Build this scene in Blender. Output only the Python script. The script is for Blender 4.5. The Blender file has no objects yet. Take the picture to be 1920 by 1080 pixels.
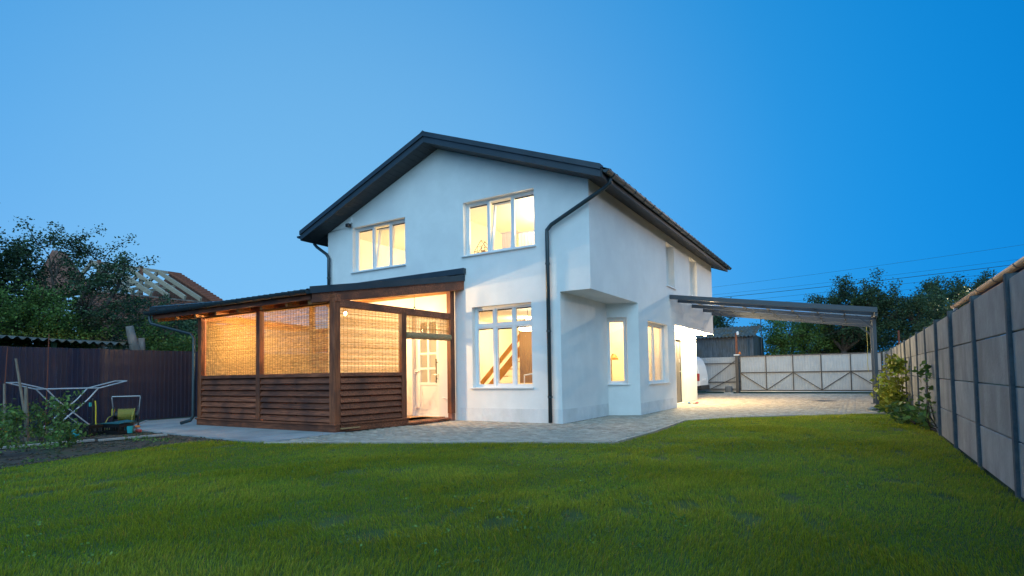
import bpy, bmesh, math, random
import numpy as np
from mathutils import Vector, Matrix
rng = np.random.default_rng(7)
random.seed(7)
S = bpy.context.scene
COL = S.collection
R = math.radians

# ------------------------------------------------------------------ camera
FPX, PPY = 1054.66, 656.36
YAW, PITCH, ROLL = .549328, .0451975, -.0160672
fw = Vector((-math.sin(YAW)*math.cos(PITCH), math.cos(YAW)*math.cos(PITCH), math.sin(PITCH)))
r0 = Vector((math.cos(YAW), math.sin(YAW), 0)); u0_ = r0.cross(fw)
rt = r0*math.cos(ROLL)+u0_*math.sin(ROLL); up = -r0*math.sin(ROLL)+u0_*math.cos(ROLL)
cd = bpy.data.cameras.new('camera'); cam = bpy.data.objects.new('camera', cd); COL.objects.link(cam)
CAM = Vector((5.1521, -10.3461, 1.0))
cam.matrix_world = Matrix(((rt.x, up.x, -fw.x, CAM.x), (rt.y, up.y, -fw.y, CAM.y), (rt.z, up.z, -fw.z, CAM.z), (0, 0, 0, 1)))
cd.sensor_width = 36; cd.lens = FPX*36/1920; cd.shift_y = (PPY-540)/1920; cd.clip_end = 2000; cd.clip_start = .05
S.camera = cam

# ------------------------------------------------------------------ sky: blue hour, afterglow low on one side
W = bpy.data.worlds.new('World'); S.world = W; W.use_nodes = True
nt = W.node_tree; nt.nodes.clear()
def wn(t, **k):
    n = nt.nodes.new(t)
    for a, b in k.items(): setattr(n, a, b)
    return n
wo = wn('ShaderNodeOutputWorld'); bg = wn('ShaderNodeBackground'); tc = wn('ShaderNodeTexCoord')
sky = wn('ShaderNodeTexSky', sky_type='NISHITA', sun_disc=False)
sky.sun_elevation = R(3); sky.sun_rotation = R(-80)
glow = Vector((-.76, .65, .15)).normalized()
dp = wn('ShaderNodeVectorMath', operation='DOT_PRODUCT'); dp.inputs[1].default_value = glow
nt.links.new(tc.outputs['Generated'], dp.inputs[0])
mr = wn('ShaderNodeMapRange'); mr.inputs['From Min'].default_value = -1; mr.inputs['From Max'].default_value = 1
nt.links.new(dp.outputs['Value'], mr.inputs['Value'])
cr = wn('ShaderNodeValToRGB'); cr.color_ramp.interpolation = 'B_SPLINE'
SKY = [(0, (.004, .14, .46)), (.55, (.002, .19, .58)), (.74, (.000, .255, .77)), (.85, (.012, .335, .86)), (.93, (.09, .425, .92)), (1, (.21, .56, .95))]
e = cr.color_ramp.elements
while len(e) < len(SKY): e.new(.5)
for i, (p, c) in enumerate(SKY): e[i].position = p; e[i].color = (*c, 1)
nt.links.new(mr.outputs[0], cr.inputs[0])
sc_ = wn('ShaderNodeVectorMath', operation='SCALE'); sc_.inputs['Scale'].default_value = .003
nt.links.new(sky.outputs[0], sc_.inputs[0])
ad = wn('ShaderNodeVectorMath', operation='ADD'); nt.links.new(sc_.outputs[0], ad.inputs[0]); nt.links.new(cr.outputs[0], ad.inputs[1])
sx = wn('ShaderNodeSeparateXYZ'); nt.links.new(tc.outputs['Generated'], sx.inputs[0])
zr = wn('ShaderNodeMapRange'); zr.inputs['From Min'].default_value = .05; zr.inputs['From Max'].default_value = 1; zr.inputs['To Min'].default_value = 1.0; zr.inputs['To Max'].default_value = .68
nt.links.new(sx.outputs['Z'], zr.inputs['Value']); zs_ = wn('ShaderNodeVectorMath', operation='SCALE'); nt.links.new(ad.outputs[0], zs_.inputs[0]); nt.links.new(zr.outputs[0], zs_.inputs['Scale'])
nt.links.new(zs_.outputs[0], bg.inputs[0]); bg.inputs[1].default_value = 1.0
nt.links.new(bg.outputs[0], wo.inputs[0])

# the wide soft remains of daylight
sd = bpy.data.lights.new('dusk_sun', 'SUN'); sd.energy = 3.1; sd.angle = R(95); sd.color = (.52, .84, 1.0)
so = bpy.data.objects.new('dusk_sun', sd); COL.objects.link(so)
so.rotation_euler = Vector((-.45, .74, -.5)).to_track_quat('-Z', 'Y').to_euler()

vs = S.view_settings; vs.view_transform = 'Standard'; vs.look = 'None'; vs.exposure = 0; vs.gamma = 1; vs.use_curve_mapping = False
S.cycles.use_denoising = True; S.cycles.max_bounces = 8; S.cycles.transparent_max_bounces = 24
S.cycles.caustics_reflective = False; S.cycles.caustics_refractive = False; S.cycles.sample_clamp_indirect = 6

# ------------------------------------------------------------------ materials
MATS = {}
def mat(name, c1, c2=None, scale=4, stretch=(1, 1, 1), rough=.7, metal=0, bump=0, bscale=None, emit=None, estr=0, trans=0,
        attr=None, rand=0, spec=.5, detail=4, c3=None, s3=.6, c3map=None, lo=.35, hi=.65):
    if name in MATS: return MATS[name]
    m = bpy.data.materials.new(name); m.use_nodes = True; t = m.node_tree; N = t.nodes; L = t.links
    b = N['Principled BSDF']; out = N['Material Output']
    b.inputs['Roughness'].default_value = rough; b.inputs['Metallic'].default_value = metal
    b.inputs['Specular IOR Level'].default_value = spec
    tcn = N.new('ShaderNodeTexCoord'); mp = N.new('ShaderNodeMapping'); mp.inputs['Scale'].default_value = stretch
    L.new(tcn.outputs['Object'], mp.inputs[0])
    col = None
    vec = mp.outputs[0]
    if rand:
        oi = N.new('ShaderNodeObjectInfo'); cx = N.new('ShaderNodeCombineXYZ')
        mm = N.new('ShaderNodeMath'); mm.operation = 'MULTIPLY'; mm.inputs[1].default_value = 57
        L.new(oi.outputs['Random'], mm.inputs[0]); L.new(mm.outputs[0], cx.inputs[0]); L.new(mm.outputs[0], cx.inputs[1]); L.new(mm.outputs[0], cx.inputs[2])
        va = N.new('ShaderNodeVectorMath'); L.new(vec, va.inputs[0]); L.new(cx.outputs[0], va.inputs[1]); vec = va.outputs[0]
    if c2 is not None:
        nz = N.new('ShaderNodeTexNoise'); nz.inputs['Scale'].default_value = scale; nz.inputs['Detail'].default_value = detail
        nz.inputs['Roughness'].default_value = .65
        L.new(vec, nz.inputs[0])
        rp = N.new('ShaderNodeValToRGB'); rp.color_ramp.elements[0].position = lo; rp.color_ramp.elements[1].position = hi
        rp.color_ramp.elements[0].color = (*c1, 1); rp.color_ramp.elements[1].color = (*c2, 1)
        L.new(nz.outputs[0], rp.inputs[0]); col = rp.outputs[0]
        if c3 is not None:
            n3 = N.new('ShaderNodeTexNoise'); n3.inputs['Scale'].default_value = s3; n3.inputs['Detail'].default_value = 3; 
            if c3map:
                mp3 = N.new('ShaderNodeMapping'); mp3.inputs['Scale'].default_value = c3map; va3 = N.new('ShaderNodeVectorMath'); L.new(tcn.outputs['Object'], mp3.inputs[0]); L.new(mp3.outputs[0], va3.inputs[0])
                if rand: L.new(cx.outputs[0], va3.inputs[1])
                L.new(va3.outputs[0], n3.inputs[0])
            else: L.new(tcn.outputs['Object'], n3.inputs[0])
            r3 = N.new('ShaderNodeValToRGB'); r3.color_ramp.elements[0].position = .45; r3.color_ramp.elements[1].position = .68
            L.new(n3.outputs[0], r3.inputs[0]); mx = N.new('ShaderNodeMix'); mx.data_type = 'RGBA'
            L.new(r3.outputs[0], mx.inputs[0]); L.new(col, mx.inputs[6]); mx.inputs[7].default_value = (*c3, 1); col = mx.outputs[2]
    if rand:
        mr_ = N.new('ShaderNodeMapRange'); mr_.inputs[3].default_value = 1-rand; mr_.inputs[4].default_value = 1+rand
        L.new(oi.outputs['Random'], mr_.inputs[0]); sx = N.new('ShaderNodeVectorMath'); sx.operation = 'SCALE'
        if col is None: sx.inputs[0].default_value = c1
        else: L.new(col, sx.inputs[0])
        L.new(mr_.outputs[0], sx.inputs['Scale']); col = sx.outputs[0]
    if attr:
        at = N.new('ShaderNodeAttribute'); at.attribute_name = attr
        sx = N.new('ShaderNodeVectorMath'); sx.operation = 'MULTIPLY'
        if col is None: sx.inputs[0].default_value = c1
        else: L.new(col, sx.inputs[0])
        L.new(at.outputs['Color'], sx.inputs[1]); col = sx.outputs[0]
    if col is None: b.inputs['Base Color'].default_value = (*c1, 1)
    else: L.new(col, b.inputs['Base Color'])
    if bump:
        nb = N.new('ShaderNodeTexNoise'); nb.inputs['Scale'].default_value = bscale or scale*3; nb.inputs['Detail'].default_value = 5
        L.new(vec, nb.inputs[0]); bp = N.new('ShaderNodeBump'); bp.inputs['Strength'].default_value = bump; bp.inputs['Distance'].default_value = .01
        L.new(nb.outputs[0], bp.inputs['Height']); L.new(bp.outputs[0], b.inputs['Normal'])
    if emit: b.inputs['Emission Color'].default_value = (*emit, 1); b.inputs['Emission Strength'].default_value = estr
    if trans:
        tb = N.new('ShaderNodeBsdfTranslucent'); ms = N.new('ShaderNodeMixShader'); ms.inputs[0].default_value = trans
        if col is None: tb.inputs[0].default_value = (*c1, 1)
        else: L.new(col, tb.inputs[0])
        L.new(b.outputs[0], ms.inputs[1]); L.new(tb.outputs[0], ms.inputs[2]); L.new(ms.outputs[0], out.inputs[0])
    MATS[name] = m; return m

def glass_mat(name, tint=(1, 1, 1), gloss=.07, rough=0.0):
    m = bpy.data.materials.new(name); m.use_nodes = True; t = m.node_tree; t.nodes.clear()
    o = t.nodes.new('ShaderNodeOutputMaterial'); a = t.nodes.new('ShaderNodeBsdfTransparent'); a.inputs[0].default_value = (*tint, 1)
    g = t.nodes.new('ShaderNodeBsdfGlossy'); g.inputs['Roughness'].default_value = rough
    ge = t.nodes.new('ShaderNodeNewGeometry'); d = t.nodes.new('ShaderNodeVectorMath'); d.operation = 'DOT_PRODUCT'
    t.links.new(ge.outputs['Incoming'], d.inputs[0]); t.links.new(ge.outputs['Normal'], d.inputs[1])
    def mth(op, a_, b_=None):
        n = t.nodes.new('ShaderNodeMath'); n.operation = op
        if hasattr(a_, 'links'): t.links.new(a_, n.inputs[0])
        else: n.inputs[0].default_value = a_
        if b_ is not None:
            if hasattr(b_, 'links'): t.links.new(b_, n.inputs[1])
            else: n.inputs[1].default_value = b_
        return n.outputs[0]
    fr_ = mth('ADD', mth('MULTIPLY', mth('POWER', mth('SUBTRACT', 1.0, mth('ABSOLUTE', d.outputs['Value'])), 5.0), .9), .035)
    x = t.nodes.new('ShaderNodeMixShader'); t.links.new(fr_, x.inputs[0]); t.links.new(a.outputs[0], x.inputs[1]); t.links.new(g.outputs[0], x.inputs[2])
    t.links.new(x.outputs[0], o.inputs[0]); MATS[name] = m; return m

PLASTER = mat('plaster', (.78, .78, .77), (.84, .84, .83), 2.2, rough=.92, bump=.35, bscale=70, c3=(.75, .75, .75), s3=.9, spec=.2)
PLINTH = mat('plinth_plaster', (.70, .70, .71), (.78, .78, .78), 5, rough=.92, bump=.3, bscale=40, spec=.2, c3=(.66, .66, .655), s3=2.6)
UPVC = mat('white_frame', (.78, .79, .80), rough=.35)
INWALL = mat('inner_paint', (.80, .72, .52), (.83, .75, .55), 1.5, rough=.9)
INWHITE = mat('inner_white', (.82, .80, .74), rough=.9)
INFLOOR = mat('inner_floor', (.35, .2, .09), (.45, .27, .13), 3, (1, 12, 1), rough=.4)
GLASS = glass_mat('window_glass')
ANTH = mat('anthracite_metal', (.035, .048, .060), (.045, .060, .075), 3, rough=.45, metal=.3)
ANTHD = mat('dark_soffit', (.030, .032, .036), (.042, .044, .050), 6, rough=.6)
TILE = mat('roof_metal', (.022, .026, .03), (.032, .036, .04), 5, rough=.4, metal=.3)
GUTTER = mat('gutter_metal', (.028, .045, .055), (.036, .055, .065), 4, rough=.35, metal=.2)
WOODH = mat('stained_wood_long', (.10, .028, .012), (.36, .105, .045), 2.4, (1.2, 14, 22), rough=.62, bump=.5, bscale=6, rand=.28, c3=(.10, .032, .018), s3=2.2)
WOODV = mat('stained_wood_upright', (.13, .036, .013), (.34, .10, .040), 2.4, (14, 14, 1.0), rough=.62, bump=.5, bscale=6, rand=.22, c3=(.11, .034, .018), s3=2)
WOODN = mat('warm_wood', (.26, .11, .03), (.40, .18, .055), 2.5, (1.5, 12, 12), rough=.6, bump=.3, bscale=8, rand=.15)
REED = mat('reed', (.60, .45, .19), (.86, .70, .37), 30, (.5, 1, 6), rough=.7, trans=.58, detail=3, attr='tint')
REEDR = mat('reed_roll', (.20, .12, .05), (.48, .34, .18), 30, (1, 1, 6), rough=.8)
STRING = mat('string', (.12, .09, .05), rough=.9)
CONC = mat('fence_concrete', (.29, .29, .28), (.39, .39, .38), 3.5, rough=.93, bump=.6, bscale=28, rand=.13, c3=(.235, .235, .23), s3=1.0, c3map=(2.2, 2.2, .9))
CONCP = mat('post_concrete', (.07, .09, .105), (.12, .14, .15), 9, rough=.95, bump=.9, bscale=40, rand=.1)
SLAB = mat('path_concrete', (.30, .31, .32), (.38, .39, .40), 4, rough=.9, bump=.4, bscale=30, rand=.07, c3=(.25, .26, .27), s3=1.4)
PAVER = mat('paver_stone', (.32, .275, .225), (.45, .395, .33), 5, rough=.85, bump=.5, bscale=40, rand=.16)
PAVERS = mat('paver_stone_mass', (.29, .25, .20), (.47, .415, .35), 7, rough=.85, bump=.5, bscale=40, detail=2, attr='tint')
JOINT = mat('joint_sand', (.10, .095, .085), (.14, .13, .12), 30, rough=1)
SOIL = mat('soil', (.030, .024, .020), (.085, .066, .052), 6, rough=1, bump=1, bscale=30, c3=(.04, .05, .02), s3=2)
TURF = mat('turf_soil', (.035, .065, .008), (.065, .10, .015), 5, rough=1)
GROUND = mat('ground_earth', (.03, .045, .018), (.06, .07, .03), .4, rough=1)
GRASS = mat('grass_blade', (.31, .375, .031), rough=.5, trans=.45, attr='tint', spec=.25)
LEAFD = mat('leaf_dark', (.052, .095, .042), rough=.5, trans=.25, attr='tint', spec=.3)
LEAFM = mat('leaf_mid', (.12, .21, .05), rough=.5, trans=.3, attr='tint', spec=.3)
LEAFY = mat('leaf_vine', (.26, .30, .035), rough=.5, trans=.35, attr='tint', spec=.3)
BARK = mat('bark', (.045, .035, .028), (.11, .09, .075), 8, (1, 1, .3), rough=.95, bump=1, bscale=20)
BARKG = mat('bark_grey', (.13, .11, .10), (.22, .20, .19), 8, (1, 1, .3), rough=.95, bump=1, bscale=20)
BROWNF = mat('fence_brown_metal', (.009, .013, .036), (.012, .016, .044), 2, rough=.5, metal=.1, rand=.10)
GATEP = mat('gate_sheet', (.36, .375, .40), (.42, .435, .455), 2, rough=.5, rand=.05)
GATEF = mat('gate_frame_paint', (.05, .045, .045), rough=.5)
CARM = mat('carport_steel', (.075, .085, .10), rough=.45, metal=.2)
STEEL = mat('bright_steel', (.55, .57, .60), rough=.3, metal=.9)
GALV = mat('weathered_zinc', (.07, .08, .095), (.17, .18, .20), 3, (4, 4, .6), rough=.7, metal=.2, c3=(.12, .11, .10), s3=1.5)
ASB = mat('old_corrugated_roof', (.05, .055, .055), (.14, .15, .15), 6, rough=.95, c3=(.14, .08, .03), s3=2.2)
BRICK = mat('red_brick', (.20, .08, .055), (.31, .135, .09), 6, rough=.9, rand=.15)
MORTAR = mat('mortar', (.30, .26, .23), rough=1)
LUMBER = mat('new_lumber', (.33, .26, .19), (.47, .38, .28), 4, (1, 1, 8), rough=.8, rand=.08)
REDTILE = mat('red_tile', (.20, .065, .035), (.29, .10, .055), 8, rough=.8)
BLACK = mat('black_plastic', (.012, .012, .014), rough=.4)
TEAL = mat('teal_plastic', (.03, .42, .46), rough=.4)
TEALD = mat('dark_teal_plastic', (.01, .10, .12), rough=.4)
YEL = mat('yellow_plastic', (.62, .52, .04), rough=.4)
HOSE = mat('hose_yellow', (.27, .26, .05), rough=.45)
ORANGE = mat('orange_plastic', (.75, .18, .02), rough=.4)
REDP = mat('red_plastic', (.4, .04, .04), rough=.4)
GREYW = mat('weathered_stake', (.16, .13, .10), (.26, .22, .18), 5, (8, 8, 1), rough=.9)
WHITE = mat('white_paint', (.8, .8, .8), rough=.4)
VANP = mat('van_paint', (.72, .73, .74), rough=.25)
RUB = mat('rubber', (.02, .02, .02), rough=.8)
BUFF = mat('buff_plaster', (.42, .24, .14), (.5, .30, .18), 4, rough=.9)
GUTW = mat('pale_gutter', (.50, .36, .26), rough=.4)
CURT = mat('sheer_curtain', (.66, .60, .60), rough=.9, trans=.5)
CURTB = mat('brown_curtain', (.42, .29, .14), rough=.9, trans=.25)
ORW = mat('honey_wood', (.50, .24, .05), (.60, .31, .08), 3, (1, 10, 1), rough=.5)
CABLE = mat('cable_black', (.015, .015, .02), rough=.6)
PINKC = mat('pink_cloth', (.55, .16, .2), rough=.9); BLUEC = mat('blue_cloth', (.08, .25, .5), rough=.9)
def bulb_mat(name, c, s): return mat(name, c, emit=c, estr=s)
BULB = bulb_mat('bulb_glow', (1, .72, .36), 120)
LAMPG = bulb_mat('lamp_glow', (1, .80, .50), 12)

# ------------------------------------------------------------------ mesh helpers
def obj(name, me, m, parent=None):
    o = bpy.data.objects.new(name, me); COL.objects.link(o)
    if m is not None and not me.materials: me.materials.append(m)
    if parent is not None: o.parent = parent
    return o
class MB:
    def __init__(s): s.v = []; s.f = []
    def add(s, vs, fs):
        k = len(s.v); s.v += [tuple(v) for v in vs]; s.f += [tuple(i+k for i in f) for f in fs]; return s
    def hexa(s, p):
        return s.add(p, [(0, 3, 2, 1), (4, 5, 6, 7), (0, 1, 5, 4), (1, 2, 6, 5), (2, 3, 7, 6), (3, 0, 4, 7)])
    def box(s, x0, x1, y0, y1, z0, z1):
        return s.hexa([(x0, y0, z0), (x1, y0, z0), (x1, y1, z0), (x0, y1, z0), (x0, y0, z1), (x1, y0, z1), (x1, y1, z1), (x0, y1, z1)])
    def beam(s, a, b, w, h, upv=(0, 0, 1)):
        a = Vector(a); b = Vector(b); d = (b-a).normalized(); u = Vector(upv)
        if abs(d.dot(u)) > .99: u = Vector((1, 0, 0))
        r = d.cross(u).normalized(); u = r.cross(d).normalized(); r *= w/2; u *= h/2
        return s.hexa([a-r-u, b-r-u, b+r-u, a+r-u, a-r+u, b-r+u, b+r+u, a+r+u])
    def quad(s, a, b, c, d): return s.add([a, b, c, d], [(0, 1, 2, 3)])
    def tube(s, pts, rad, n=8, cap=True):
        pts = [Vector(p) for p in pts]; m = len(pts); rs = rad if isinstance(rad, (list, tuple)) else [rad]*m
        ref = None; vs = []; fs = []
        for i, p in enumerate(pts):
            d = (pts[min(i+1, m-1)]-pts[max(i-1, 0)])
            if d.length < 1e-9: d = Vector((0, 0, 1))
            d.normalize()
            if ref is None:
                ref = Vector((0, 0, 1)) if abs(d.z) < .9 else Vector((1, 0, 0))
            r = d.cross(ref).normalized(); u = r.cross(d).normalized(); ref = u
            for k in range(n):
                a = 2*math.pi*k/n; vs.append(p+(r*math.cos(a)+u*math.sin(a))*rs[i])
        for i in range(m-1):
            for k in range(n):
                a = i*n+k; b = i*n+(k+1) % n; fs.append((a, b, b+n, a+n))
        if cap: fs.append(tuple(range(n))[::-1]); fs.append(tuple((m-1)*n+k for k in range(n)))
        return s.add(vs, fs)
    def lathe(s, prof, c=(0, 0, 0), n=16, axis='z'):
        vs = []; fs = []; c = Vector(c)
        for r, z in prof:
            for k in range(n):
                a = 2*math.pi*k/n; x, y = r*math.cos(a), r*math.sin(a)
                vs.append(c+(Vector((x, y, z)) if axis == 'z' else Vector((z, x, y)) if axis == 'x' else Vector((x, z, y))))
        for i in range(len(prof)-1):
            for k in range(n):
                a = i*n+k; b = i*n+(k+1) % n; fs.append((a, b, b+n, a+n))
        return s.add(vs, fs)
    def prism(s, poly, off):
        n = len(poly); off = Vector(off); a = [Vector(p) for p in poly]; b = [p+off for p in a]
        return s.add(a+b, [tuple(range(n))[::-1], tuple(range(n, 2*n))]+[(i, (i+1) % n, n+(i+1) % n, n+i) for i in range(n)])
    def mesh(s, name='m', recalc=True, smooth=False, bevel=0):
        me = bpy.data.meshes.new(name); me.from_pydata(s.v, [], s.f)
        if recalc or bevel:
            bm = bmesh.new(); bm.from_mesh(me)
            bmesh.ops.recalc_face_normals(bm, faces=bm.faces)
            if bevel: bmesh.ops.bevel(bm, geom=list(bm.edges), offset=bevel, segments=1, affect='EDGES', clamp_overlap=True)
            bm.to_mesh(me); bm.free()
        if smooth: me.polygons.foreach_set('use_smooth', [True]*len(me.polygons))
        return me
    def build(s, name, m, parent=None, **k): return obj(name, s.mesh(name, **k), m, parent)
def fast(name, V, F, tint=None, m=None, parent=None):
    """V (N,3), F (M,k): one mesh from arrays; tint (M,) or (M,3) multiplies colour per face"""
    V = np.ascontiguousarray(V, dtype=np.float32); F = np.ascontiguousarray(F, dtype=np.int32)
    me = bpy.data.meshes.new(name); M, k = F.shape
    me.vertices.add(len(V)); me.vertices.foreach_set('co', V.ravel())
    me.loops.add(M*k); me.loops.foreach_set('vertex_index', F.ravel())
    me.polygons.add(M); me.polygons.foreach_set('loop_start', np.arange(0, M*k, k, dtype=np.int32))
    if tint is not None:
        if tint.ndim == 1: tint = np.repeat(tint[:, None], 3, 1)
        ca = me.attributes.new('tint', 'FLOAT_COLOR', 'FACE') if False else me.color_attributes.new('tint', 'FLOAT_COLOR', 'CORNER')
        c = np.ones((M, k, 4), np.float32); c[:, :, :3] = tint[:, None, :]; ca.data.foreach_set('color', c.ravel())
    me.update(calc_edges=True)
    return obj(name, me, m, parent)
def tag(o, label=None, cat=None, group=None, kind=None):
    if label: o['label'] = label
    if cat: o['category'] = cat
    if group: o['group'] = group
    if kind: o['kind'] = kind
    return o
def thing(name, label, cat, loc=(0, 0, 0), group=None):
    o = bpy.data.objects.new(name, None); COL.objects.link(o); o.location = loc; o.empty_display_size = .2
    return tag(o, label, cat, group)
def lampo(name, loc, e, color=(1, .72, .38), r=.04, parent=None, typ='POINT', size=None, rot=None, spot=None):
    l = bpy.data.lights.new(name, typ); l.energy = e; l.color = color
    if typ in ('POINT', 'SPOT'): l.shadow_soft_size = r
    if typ == 'AREA': l.shape = 'RECTANGLE'; l.size, l.size_y = size
    if spot: l.spot_size = R(spot); l.spot_blend = .6
    o = bpy.data.objects.new(name, l); COL.objects.link(o); o.location = loc
    if rot: o.rotation_euler = rot
    if parent is not None: o.parent = parent
    return o
class Fr:
    """a wall's own frame: u along it, v up, w inwards"""
    def __init__(s, o, u, w): s.o = Vector(o); s.u = Vector(u).normalized(); s.w = Vector(w).normalized()
    def p(s, u, v, w=0): return s.o+s.u*u+s.w*w+Vector((0, 0, v))
    def box(s, mb, u0, u1, v0, v1, w0, w1):
        return mb.hexa([s.p(u0, v0, w0), s.p(u1, v0, w0), s.p(u1, v0, w1), s.p(u0, v0, w1), s.p(u0, v1, w0), s.p(u1, v1, w0), s.p(u1, v1, w1), s.p(u0, v1, w1)])

# ------------------------------------------------------------------ ground
g = MB().quad((-150, -60, -.06), (150, -60, -.06), (150, 200, -.06), (-150, 200, -.06)); tag(g.build('ground', GROUND, recalc=False), kind='structure')
def sheet(name, poly, z, m, thick=0):
    mb = MB()
    if thick: mb.prism([(x, y, z) for x, y in poly], (0, 0, -thick))
    else: mb.add([(x, y, z) for x, y in poly], [tuple(range(len(poly)))])
    return tag(mb.build(name, m), kind='structure')
LAWN = [(-2.0, -12.5), (-3.1, -9.2), (-3.61, -7.8), (-4.05, -6.5), (-4.25, -5.5), (-4.06, -4.95), (-3.4, -4.72), (-2.41, -4.6), (-1.74, -4.25), (.23, -3.32), (2.12, -2.5), (2.19, -.8), (2.07, 1.75), (3.03, 3.05), (5.42, 4.95), (6.17, 5.0), (6.17, -12.5)]
sheet('lawn', LAWN, -.020, TURF)
BED = [(-10.35, -3.1), (-8.0, -4.45), (-5.9, -4.58), (-3.5, -4.75), (-4.06, -4.95), (-4.25, -5.5), (-4.05, -6.5), (-3.61, -7.8), (-3.1, -9.2), (-2, -12.5), (-10.35, -12.5)]
sheet('soil_bed', BED, -.014, SOIL)
PAVE = [(-2.95, -4.75), (-1.74, -4.18), (.23, -3.26), (2.08, -2.44), (2.13, -.8), (2.01, 1.80), (2.98, 3.12), (5.40, 5.02), (5.75, 5.3), (5.75, 17.6), (-3.2, 17.6), (-3.2, 10.9), (.1, 10.8), (.1, 6.0), (.6, 6.0), (.6, 2.9), (-.05, 2.7), (-.05, .1), (-2.95, .1)]
pave = sheet('paving', PAVE, -.016, JOINT)
def inside(poly, x, y):
    x = np.asarray(x); y = np.asarray(y); r = np.zeros(x.shape, bool); j = len(poly)-1
    for i in range(len(poly)):
        xi, yi = poly[i]; xj, yj = poly[j]
        c = ((yi > y) != (yj > y)) & (x < (xj-xi)*(y-yi)/((yj-yi) or 1e-9)+xi); r ^= c; j = i
    return r
for a, b in zip(PAVE[:8], PAVE[1:9]):
    d_ = (Vector((*b, 0))-Vector((*a, 0))).normalized(); n_ = Vector((-d_.y, d_.x, 0))*.03; L_ = (Vector((*b, 0))-Vector((*a, 0))).length; k = 0
    while k < L_-.05:
        k2 = min(k+.42, L_); p_ = Vector((*a, -.022))+n_; MB().beam(p_+d_*(k+.003), p_+d_*(k2-.003), .055, .05).build('kerb', PAVER, pave, bevel=.005); k = k2
# rectangular pavers in running bond
pw, pd, gp = .196, .098, .012
def paver_mesh(z=0.0):
    mb = MB(); a, b, c, d = pw/2-gp/2, pd/2-gp/2, .008, .006
    mb.add([(-a, -b, -.02), (a, -b, -.02), (a, b, -.02), (-a, b, -.02), (-a, -b, -d), (a, -b, -d), (a, b, -d), (-a, b, -d), (-a+c, -b+c, 0), (a-c, -b+c, 0), (a-c, b-c, 0), (-a+c, b-c, 0)],
           [(0, 1, 5, 4), (1, 2, 6, 5), (2, 3, 7, 6), (3, 0, 4, 7), (4, 5, 9, 8), (5, 6, 10, 9), (6, 7, 11, 10), (7, 4, 8, 11), (8, 9, 10, 11)])
    return mb
pm = paver_mesh(); pme = pm.mesh('paver', recalc=False); pme.materials.append(PAVER)
cells = []
for j in range(-50, 182):
    for i in range(-18, 32):
        x = (i+(.5 if j % 2 else 0))*pw; y = j*pd; cells.append((x, y))
cells = np.array(cells)
ok = inside(PAVE, cells[:, 0], cells[:, 1]) & inside(PAVE, cells[:, 0]+.07, cells[:, 1]) & inside(PAVE, cells[:, 0]-.07, cells[:, 1])
cells = cells[ok]; dist = np.hypot(cells[:, 0]-CAM.x, cells[:, 1]-CAM.y); cells = cells[np.argsort(dist)]
for x, y in cells[:300]:
    o = bpy.data.objects.new('paver', pme); COL.objects.link(o); o.parent = pave
    o.location = (x, y, random.uniform(-.003, .003)); o.rotation_euler = (random.gauss(0, .012), random.gauss(0, .008), random.gauss(0, .01))
bv = np.array(pm.v); bf = np.array(pm.f); rest = cells[300:]; n = len(rest)
V = np.repeat(bv[None], n, 0); V[:, :, 0] += rest[:, 0, None]; V[:, :, 1] += rest[:, 1, None]; V[:, :, 2] += rng.uniform(-.003, .003, (n, 1))
V[:, :, 2] += bv[None, :, 0]*rng.normal(0, .012, (n, 1))
F = bf[None]+(np.arange(n)*len(bv))[:, None, None]
tag(fast('paver_field', V.reshape(-1, 3), F.reshape(-1, 4), np.repeat(rng.uniform(.78, 1.2, n), len(bf)), PAVERS, pave), kind='stuff')
# concrete path along the veranda
cp = sheet('path', [(-10.35, -2.9), (-8.05, -4.40), (-5.95, -4.52), (-3.45, -4.70), (-3.0, -4.72), (-3.0, -.1), (-10.35, -.1)], -.012, JOINT)
sl = [[(-10.33, -2.93), (-8.95, -3.80), (-8.95, -1.3), (-10.33, -1.3)], [(-8.94, -3.81), (-7.62, -4.41), (-7.62, -1.3), (-8.94, -1.3)], [(-7.61, -4.42), (-6.32, -4.49), (-6.32, -3.0), (-7.61, -3.0)],
      [(-6.31, -4.49), (-4.95, -4.58), (-4.95, -3.0), (-6.31, -3.0)], [(-4.94, -4.58), (-3.75, -4.66), (-3.75, -3.0), (-4.94, -3.0)], [(-3.74, -4.66), (-3.0, -4.71), (-3.0, -3.0), (-3.74, -3.0)]]
for p in sl: MB().prism([(x, y, 0) for x, y in p], (0, 0, -.06)).build('slab', SLAB, cp, bevel=.004)
for a, b in (((-10.35, -2.92), (-8.05, -4.42)), ((-8.05, -4.42), (-3.0, -4.76))):
    MB().beam((*a, -.02), (*b, -.02), .06, .07).build('kerb', SLAB, cp)
# manhole cover
mh = thing('manhole_cover', 'dark round manhole cover flush in the driveway before the gate', 'manhole cover', (4.2, 10.8, 0))
MB().lathe([(0, .002), (.28, .002), (.30, .004), (.30, -.01)], n=28).build('lid', GATEF, mh); MB().lathe([(.305, .006), (.36, .006), (.36, -.01)], n=28).build('rim', GATEF, mh)

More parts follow.
